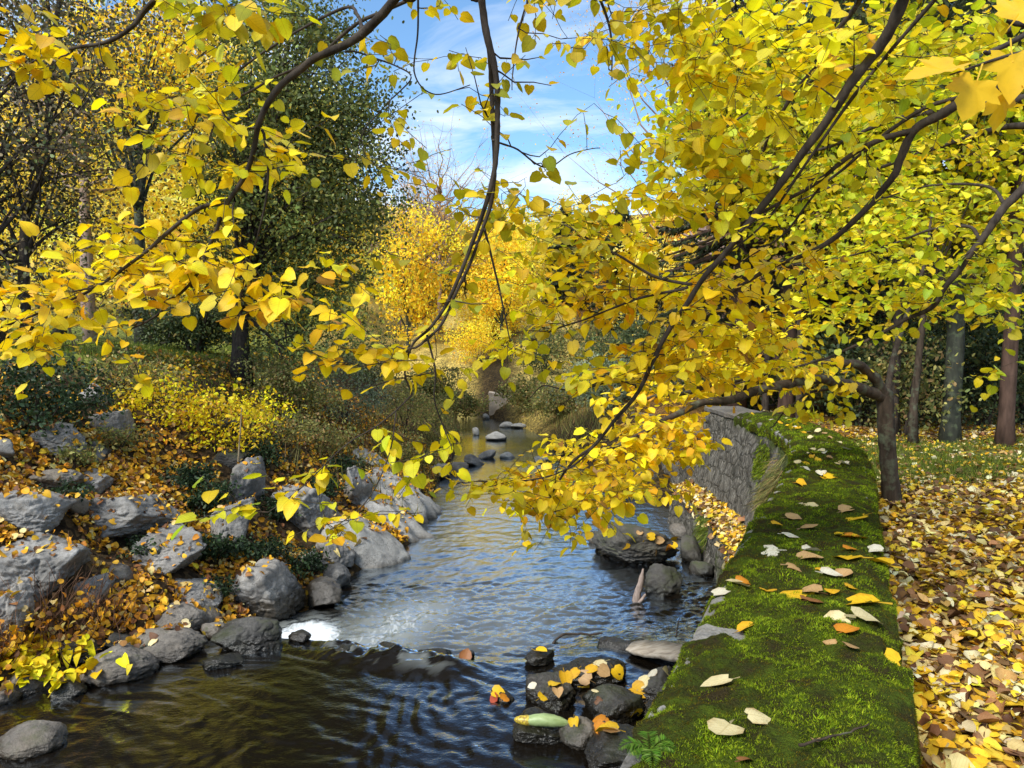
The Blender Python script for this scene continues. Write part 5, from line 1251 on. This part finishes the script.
for k, (px, Y, H, w, pal, lab) in enumerate([
 (905, 12.4, 1.9, .9, 'weed', 'thin multi-stemmed shrub with small leaves right behind the small crooked linden'),
 (862, 14.0, 1.9, 1.2, 'ever', 'dark evergreen shrub left of the multi-stemmed shrub'),
 (985, 13.6, 2.0, 1.2, 'ever', 'dark evergreen shrub between the two pine trunks'),
 (925, 15.5, 3.0, 1.6, 'ever', 'taller dark evergreen shrub behind the greenish pine trunk'),
 (1030, 14.5, 2.6, 1.5, 'ever', 'dark evergreen shrub at the right edge'),
 (965, 17.5, 3.4, 1.6, 'pale', 'pale yellow shrub glowing between the two pine trunks'),
 (830, 16.5, 2.0, 1.2, 'weed', 'brownish green shrub past the end of the wall'),
 (795, 19, 2.2, 1.4, 'ever', 'dark low shrub in shade behind the thick reddish trunk'),
 (880, 19.5, 4.2, 2.2, 'weed', 'large brownish shrub deep in the wood'),
 (745, 18, 2.6, 1.6, 'ever', 'dark shrub above the far end of the wall'),
 (1010, 20, 5, 2.5, 'ever', 'tall dark evergreen deep in the wood at the right edge'),
 (930, 23, 5.5, 3.0, 'conifer', 'black-green evergreen mass at the back of the wood'),
 (820, 24, 5.0, 3.0, 'conifer', 'black-green evergreen at the back of the wood, left part')]):
    tree('shrub', 80 + k, at_xy(px, Y), H * .9, .02 if k == 0 else .03, (0, 0, H * .52), (w, w * .8, H * .5), 16, 60, 5200 if k else 1600, .08 if Y < 16 else .12, pal, lab, cat='shrub', bark='bark', sig=.2, hollow=.2, stems=7 if k == 0 else 4, mat='glossleaf' if pal == 'ever' else 'farleaf', first=.2, bright=.35)
# --- left bank shrubs, ivy, weeds
for k, (px, py, H, w, pal, n, ls, lab, nm) in enumerate([
 (215, 452, .8, .9, 'gold', 1500, .055, 'low yellow-leaved bush sprawling over the bank above the saddle-topped boulder', 'shrub'),
 (160, 428, .8, .8, 'gold', 1000, .055, 'yellow-leaved bush on the upper bank left of the larger one', 'shrub'),
 (250, 440, .8, .6, 'mix', 600, .05, 'thin yellow-green bush below the oak trunk', 'shrub'),
 (40, 440, .9, .75, 'ivy', 3200, .055, 'dark ivy mound draped over the grey boulder at the left edge', 'ivy'),
 (190, 489, .34, .34, 'ivy', 1100, .05, 'small ivy patch beside the saddle-topped boulder', 'ivy'),
 (208, 520, .5, .36, 'ivy', 1600, .05, 'ivy patch climbing between saddle-topped boulder and tall slab', 'ivy'),
 (218, 560, .32, .34, 'ivy', 1100, .05, 'ivy patch below the tall narrow slab', 'ivy'),
 (280, 522, .34, .3, 'ivy', 900, .05, 'ivy patch under the hanging yellow-green leaves', 'ivy'),
 (295, 575, .28, .4, 'ivy', 1100, .045, 'ivy trailing at the water edge right of the large rounded boulder', 'ivy'),
 (145, 560, .25, .3, 'ivy', 800, .045, 'small ivy patch below the left end of the saddle-topped boulder', 'ivy'),
 (60, 505, .22, .3, 'ivy', 700, .045, 'ivy tuft above the cracked slanting boulder', 'ivy'),
 (215, 600, .22, .25, 'ivy', 700, .04, 'ivy tuft left of the large rounded boulder', 'ivy'),
 (118, 455, .35, .4, 'weed', 900, .045, 'weeds growing between the small rocks midway up the bank', 'weed bush'),
 (75, 470, .3, .35, 'weed', 700, .045, 'weeds behind the flat brown rock on the bank', 'weed bush'),
 (265, 560, .3, .35, 'ivy', 1000, .045, 'ivy above the large rounded boulder', 'ivy'),
 (348, 480, .5, .3, 'ivy', 1100, .05, 'dark ivy between upright rock and tilted pale slab', 'ivy'),
 (300, 425, 1.3, 1.1, 'weed', 3000, .06, 'tangle of grey-green weeds under the right side of the oak', 'weed bush'),
 (345, 425, 1.5, 1.0, 'sage', 2600, .055, 'grey-green bush on the bank right of the weed tangle', 'shrub'),
 (405, 432, 1.6, 1.0, 'weed', 2400, .06, 'brownish bush with reddish stems above the tilted pale slab', 'shrub'),
 (432, 440, 1.4, .9, 'weed', 2000, .06, 'olive bush overhanging the row of bank stones', 'shrub'),
 (280, 445, .6, .8, 'weed', 1800, .05, 'low dark weeds in the shaded hollow below the oak', 'weed bush'),
 (325, 455, .7, .7, 'weed', 1700, .05, 'grey-brown weeds left of the tilted pale slab', 'weed bush'),
 (262, 470, .4, .5, 'ivy', 1200, .05, 'ivy patch in the shade behind the upright grey rock', 'ivy'),
 (320, 500, .35, .4, 'ivy', 1200, .05, 'ivy patch between the broad grey boulder and the pale boulder', 'ivy'),
 (395, 465, .7, .6, 'weed', 1500, .05, 'reddish brown weeds above the big ribbed slab', 'weed bush'),
 (440, 452, .7, .7, 'weed', 1500, .055, 'pale dry weeds above the row of bank stones', 'weed bush'),
 (130, 400, .6, .8, 'weed', 1500, .05, 'green-brown weeds at the top of the bank under the lawn', 'weed bush'),
 (275, 405, 1.0, .9, 'weed', 2200, .055, 'low weeds directly right of the oak trunk', 'weed bush'),
 (420, 470, .5, .5, 'weed', 900, .05, 'dry brown weeds at the foot of the brownish bush', 'weed bush'),
 (370, 395, 2.2, 1.4, 'ever', 3600, .07, 'dark green bush below the golden birch', 'shrub')]):
    b = base(px, py)
    tree(nm.replace(' ', '_'), 120 + k, b, H * .9, .012, (0, 0, H * .5), (w, w * .8, H * .52), 14, 40, n, ls, pal, lab, cat='ivy' if nm == 'ivy' else 'shrub', bark='bark', sig=.22, hollow=.2, stems=5, mat='glossleaf' if pal in ('ivy', 'ever') else ('leaf' if pal == 'gold' else 'farleaf'), first=.1, bright=.3)
for k, (px, Y, H, w, pal, lab) in enumerate([
 (605, 24, 1.9, 1.5, 'sage', 'blue-green willow bush on the right bank of the far pool'),
 (650, 22.5, 1.5, 1.1, 'sage', 'grey willow bush at the end of the low wall'),
 (560, 28, 1.5, 1.2, 'weed', 'brown bush right of the far pool'),
 (530, 33, 1.4, 1.4, 'weed', 'low weedy bush in front of the pale masonry block'),
 (455, 36, 1.5, 1.5, 'weed', 'reedy weeds on the left of the far stream'),
 (430, 31, 1.6, 1.4, 'weed', 'olive weeds on the left bank near the far pool'),
 (545, 43, 3.2, 2.0, 'ever', 'dark evergreen bush behind the pale masonry block'),
 (590, 38, 3.0, 2.2, 'weed', 'tall brownish bush behind the brown one'),
 (480, 47, 3.0, 2.4, 'birch', 'yellow bush at the very end of the visible stream'),
 (640, 30, 3.0, 2.0, 'ever', 'dark bush behind the blue-green willow bush'),
 (690, 26, 3.0, 2.0, 'weed', 'brown bush above the low wall')]):
    tree('shrub', 150 + k, at_xy(px, Y), H * .9, .025, (0, 0, H * .5), (w, w * .8, H * .5), 14, 60, 4200, .09 if Y < 30 else .12, pal, lab, cat='shrub', bark='greybark', sig=.2, hollow=.2, stems=5, first=.1, bright=.3)
# bare sapling with yellow leaves on the bank
sb = base(236, 495)
sp_ = thing('sapling', sb, 'thin pale sapling stem with few yellow leaves standing on the leafy bank', 'sapling')
T = Tubes(); q = smooth_path([np.array(sb) - [0, 0, .05], P(239, 450, sb[1]), P(242, 405, sb[1])], 10); T.add(q, np.linspace(.016, .007, 10), 6, .05); T.build('stem', bark_mat('pale_stem', (.16, .12, .07), (.34, .27, .17), 30), sp_, sb)
p = q[-1] + RNG.normal(size=(40, 3)) * [.3, .2, .12]
leaves('foliage', p, RNG.normal(size=p.shape), RNG.normal(size=p.shape) + [0, 0, 1], .06, pick('gold', 40), M['leaf'], sp_, 'heart', .3, .3, 1.0, sb)
# leafless brown twig bushes at the waterline
for k, (px, py, w, h, n, lab) in enumerate([(55, 640, 60, 60, 60, 'tangle of thin reddish brown dry stems at the left waterline'), (100, 625, 40, 45, 36, 'smaller tangle of dry brown stems beside the flat leaf patch'), (12, 660, 30, 50, 26, 'dry brown stems cut by the left edge above the waterline')]):
    b = np.array(base(px, py)); s = b[1] / F; root = thing('dry_shrub', tuple(b), lab, 'shrub'); T = Tubes()
    for j in range(n):
        o = b + np.array([RNG.normal() * w * s * .27, RNG.normal() * .12, 0]); o[2] = gz(o[0], o[1]); e = o + np.array([RNG.normal() * .16, RNG.normal() * .14, h * s * RNG.uniform(.5, 1.1)])
        T.add(smooth_path([o - [0, 0, .03], (o + e) / 2 + RNG.normal(size=3) * .05, e], 6), np.linspace(.005, .0018, 6), 4)
        if j % 2: T.add(np.array([(o + e) / 2, (o + e) / 2 + RNG.normal(size=3) * [.12, .1, .05] + [0, 0, .12]]), [.003, .0012], 3)
    T.build('stem_tangle', bark_mat('dry_stem_%d' % k, (.07, .035, .02), (.22, .12, .07), 30), root, tuple(b))
    m = 90; p = b + RNG.normal(size=(m, 3)) * [w * s * .45, .2, .12] + [0, 0, .15]
    leaves('foliage', p, RNG.normal(size=p.shape), RNG.normal(size=p.shape) + [0, 0, 1], .05, pick('bank', m), M['leaf'], root, 'heart', .3, .3, 1.0, tuple(b))
# cluster of yellow leaves at left waterline
pts = []
for k in range(150):
    loc, nn, kk = cast(RNG.normal(52, 26), RNG.normal(668, 12))
    if loc is not None and loc[2] > -2.75: pts.append((loc + np.array([0, 0, .03]), np.array([0, -.3, 1.])))
tag(scatter('leaf_drift', pts, .085, 'gold', .5, .03), 'drift of bright yellow leaves caught on the rocks at the left waterline', 'leaf litter', kind='stuff')
# fern at the wall foot
fb = cast(650, 752)[0]
fern = thing('fern', tuple(fb), 'fine feathery green fern at the foot of the moss wall near the bottom edge', 'fern')
for k in range(9):
    a = RNG.uniform(2.2, 4.6) if k % 2 else RNG.uniform(0, 6.28); ln = RNG.uniform(.06, .10); dv = np.array([math.cos(a), math.sin(a) - .2, 0]); u = np.linspace(0, 1, 26)[:, None]
    q = fb + dv * ln * u * .9 + np.array([0, 0, 1.]) * ln * (1.1 * u - .9 * u ** 2); tg = norm(np.gradient(q, axis=0)); sd = norm(np.cross(tg, [0, 0, 1.]))
    pp = np.concatenate([q, q]); dd = np.concatenate([sd, -sd]) + np.concatenate([tg, tg]) * .5; ss = np.concatenate([.07 * np.sin(u[:, 0] * 2.9 + .2)] * 2) * .36 + .004
    leaves('frond', pp, dd, np.tile([0, 0, 1.], (52, 1)), ss, pick('grass', 52) * np.array([.7, 1.05, .9]), M['blade'], fern, 'quad', .1, .2, .3, tuple(fb))
# grass
def grass(name, pts, hgt, wid, label, pal='grass'):
    p = np.array(pts); n = len(p); D = np.array([0, 0, 1.]) + RNG.normal(size=(n, 3)) * [.35, .35, .1]
    o = leaves(name, p, D, RNG.normal(size=(n, 3)), hgt * RNG.uniform(.5, 1.3, n), pick(pal, n, .2), M['blade'], None, 'blade', 0, 0, wid); return tag(o, label, 'grass', kind='stuff')
yy = 6.5 + 6.3 * RNG.random(34000); xx = WL(yy) + .7 + RNG.random(34000) * (.76 * yy + .6 - WL(yy)); g_ = sstep(7.2, 8.8, yy - (xx - 4) * .12) * (1 - sstep(11.3, 12.4, yy))
ok = (RNG.random(34000) < g_ * .9 + .01) & (n2(xx, yy, 1.1, 2, 80) > -.35); pts = np.stack([xx, yy, ground(xx, yy)], 1)[ok]
grass('lawn_grass', pts, .07, .16, 'short green grass with scattered leaves behind the small crooked linden')
yy = 10 + 12 * RNG.random(16000); xx = XL(yy) - 3.4 - 6 * RNG.random(16000)
ok = xx > -.72 * yy - 1; pts = np.stack([xx, yy, ground(xx, yy)], 1)[ok]
grass('lawn_grass', pts, .10, .16, 'grass on the raised lawn at the top of the left bank')
yy = 12 + 26 * RNG.random(6000); s_ = RNG.random(6000) < .5; xx = np.where(s_, XL(yy) - RNG.random(6000) * 2.2, XR(yy) + .3 + RNG.random(6000) * 2.0)
ok = s_ | (yy > 21); pts = np.stack([xx, yy, ground(xx, yy)], 1)[ok]
grass('bank_weeds', pts, .34, .07, 'long olive weeds and grass along both sides of the far stream', 'weed')
def wall_plant(name, spots, n, hgt, wid, pal, label, dn=(-.35, -.2, -.9)):
    p, d = [], []
    for k in range(n):
        a = spots[RNG.integers(len(spots))]; l_, nn, kk = cast(a[0] + RNG.normal() * a[2], a[1] + RNG.normal() * a[3])
        if l_ is None or kk != 'w': continue
        p.append(l_ + nn * .01); d.append(np.array(dn) + nn * .5 + RNG.normal(size=3) * .35)
    p, d = np.array(p), np.array(d); ok = np.linalg.norm(p - np.median(p, 0), axis=1) < .38; p, d = p[ok], list(d[ok])
    o = leaves(name, p, np.array(d), RNG.normal(size=p.shape), hgt * RNG.uniform(.4, 1.3, len(p)), pick(pal, len(p), .25), M['blade'], None, 'blade', 0, 0, wid)
    tag(o, label, 'plant'); o['kind'] = 'thing'
wall_plant('moss_patch', [(765, 455, 7, 8), (760, 470, 5, 6)], 1500, .05, .3, 'moss', 'bright green moss patch growing on the upper wall face near its bend')
for sp, lab in [((793, 448, 4, 8), 'dry grass hanging from the top edge of the wall near its far bend'), ((780, 476, 6, 9), 'tuft of dry grass hanging down the wall face, midway along'), ((768, 500, 6, 9), 'tuft of dry grass on the wall face just above the leafy ledge')]:
    wall_plant('hanging_grass', [sp], 700, .20, .04, 'weed', lab)
wall_plant('hanging_grass', [(704, 530, 7, 10)], 900, .16, .06, 'grass', 'green moss and grass clinging to the lower wall under the leafy ledge')
# hanging grass on the wall face
# pale masonry block far upstream
mb_ = at_xy(500, 36.5); mb_ = (mb_[0], mb_[1], -2.7); bx = np.array([(-.55, 0, -.6), (.5, 0, -.6), (.55, 0, .42), (-.58, 0, .58), (-.55, 1.2, -.6), (.5, 1.2, -.6), (.55, 1.2, .42), (-.58, 1.2, .58)]) 
def block(name, loc, V8, label):
    bm = bmesh.new(); v = [bm.verts.new(x) for x in V8]
    for f in ((0, 1, 2, 3), (5, 4, 7, 6), (4, 0, 3, 7), (1, 5, 6, 2), (3, 2, 6, 7), (4, 5, 1, 0)): bm.faces.new([v[i] for i in f])
    bmesh.ops.subdivide_edges(bm, edges=bm.edges[:], cuts=7, use_grid_fill=True); bmesh.ops.bevel(bm, geom=[e for e in bm.edges if len(e.link_faces) == 2 and e.calc_face_angle(0) > .8], offset=.03, segments=2, affect='EDGES')
    V = np.array([x.co[:] for x in bm.verts]); k = fbm(V * 3, 3) * .03
    for x, q in zip(bm.verts, k): x.co += x.normal * float(q)
    me = bpy.data.meshes.new(name); bm.to_mesh(me); bm.free(); me.materials.append(M['blockstone']); o = bpy.data.objects.new(name, me); o.location = loc; COL.objects.link(o); return tag(o, label, 'wall')
M['blockstone'] = rock_mat('tan_masonry', (.40, .31, .23), (.66, .55, .43), -9, 0, (.40, .30, .20))
block('masonry_block', mb_, bx, 'pale tan masonry block at the far bend of the stream')
# ------------------------------------------------------------------ camera, sky, sun
cam = bpy.data.cameras.new('camera'); co = bpy.data.objects.new('camera', cam); COL.objects.link(co)
cam.sensor_width = 36; cam.lens = F / 1024 * 36; cam.clip_start = .02; cam.clip_end = 2000
co.location = (0, 0, 0); co.rotation_euler = (math.radians(90) - PITCH, 0, 0); scene.camera = co
SUN_EL, SUN_AZ = 42.0, -140.0     # azimuth clockwise from +Y (view direction): behind, to the left
w = bpy.data.worlds.new('World'); scene.world = w; w.use_nodes = True; nt = w.node_tree; nt.nodes.clear()
out = nt.nodes.new('ShaderNodeOutputWorld'); bg = nt.nodes.new('ShaderNodeBackground'); bg.inputs['Strength'].default_value = .15
sk = nt.nodes.new('ShaderNodeTexSky'); sk.sky_type = 'NISHITA'; sk.sun_disc = False; sk.sun_elevation = math.radians(SUN_EL); sk.sun_rotation = math.radians(SUN_AZ); sk.air_density = 1.0; sk.dust_density = .6; sk.ozone_density = 1.5
tcn = nt.nodes.new('ShaderNodeTexCoord'); sx = nt.nodes.new('ShaderNodeSeparateXYZ'); L(nt, tcn.outputs['Generated'], sx.inputs[0])
dv = nt.nodes.new('ShaderNodeVectorMath'); dv.operation = 'DIVIDE'; cb = nt.nodes.new('ShaderNodeCombineXYZ')
zz = math_(nt, 'MAXIMUM', math_(nt, 'ADD', sx.outputs[2], .12), .05)
for i_ in range(3): L(nt, zz, cb.inputs[i_])
L(nt, tcn.outputs['Generated'], dv.inputs[0]); L(nt, cb.outputs[0], dv.inputs[1])
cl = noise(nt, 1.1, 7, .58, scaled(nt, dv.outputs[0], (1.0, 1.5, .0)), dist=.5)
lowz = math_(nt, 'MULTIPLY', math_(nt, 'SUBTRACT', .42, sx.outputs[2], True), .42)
hiz = math_(nt, 'MULTIPLY', math_(nt, 'SUBTRACT', sx.outputs[2], .5, True), .6)  # extra unseen cloud overhead, added to brighten and whiten the ambient light
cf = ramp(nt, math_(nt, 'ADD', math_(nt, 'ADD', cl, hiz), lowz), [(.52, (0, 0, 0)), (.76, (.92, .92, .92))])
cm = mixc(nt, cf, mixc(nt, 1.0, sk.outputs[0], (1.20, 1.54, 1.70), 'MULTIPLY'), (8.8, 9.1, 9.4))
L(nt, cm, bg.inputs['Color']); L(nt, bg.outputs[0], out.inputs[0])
sun = bpy.data.lights.new('sun', 'SUN'); sun.energy = 4.8; sun.angle = math.radians(18); sun.color = (1, .96, .88)
so = bpy.data.objects.new('sun', sun); COL.objects.link(so)
az, el = math.radians(SUN_AZ), math.radians(SUN_EL)
sd = Vector((math.sin(az) * math.cos(el), math.cos(az) * math.cos(el), math.sin(el)))
so.rotation_euler = sd.to_track_quat('Z', 'Y').to_euler()
scene.view_settings.view_transform = 'Standard'; scene.view_settings.look = 'None'; scene.view_settings.exposure = 0; scene.view_settings.gamma = 1
scene.cycles.max_bounces = 7; scene.cycles.diffuse_bounces = 3; scene.cycles.glossy_bounces = 3; scene.cycles.transmission_bounces = 4; scene.cycles.transparent_max_bounces = 6
scene.cycles.caustics_reflective = False; scene.cycles.caustics_refractive = False
scene.cycles.use_denoising = True
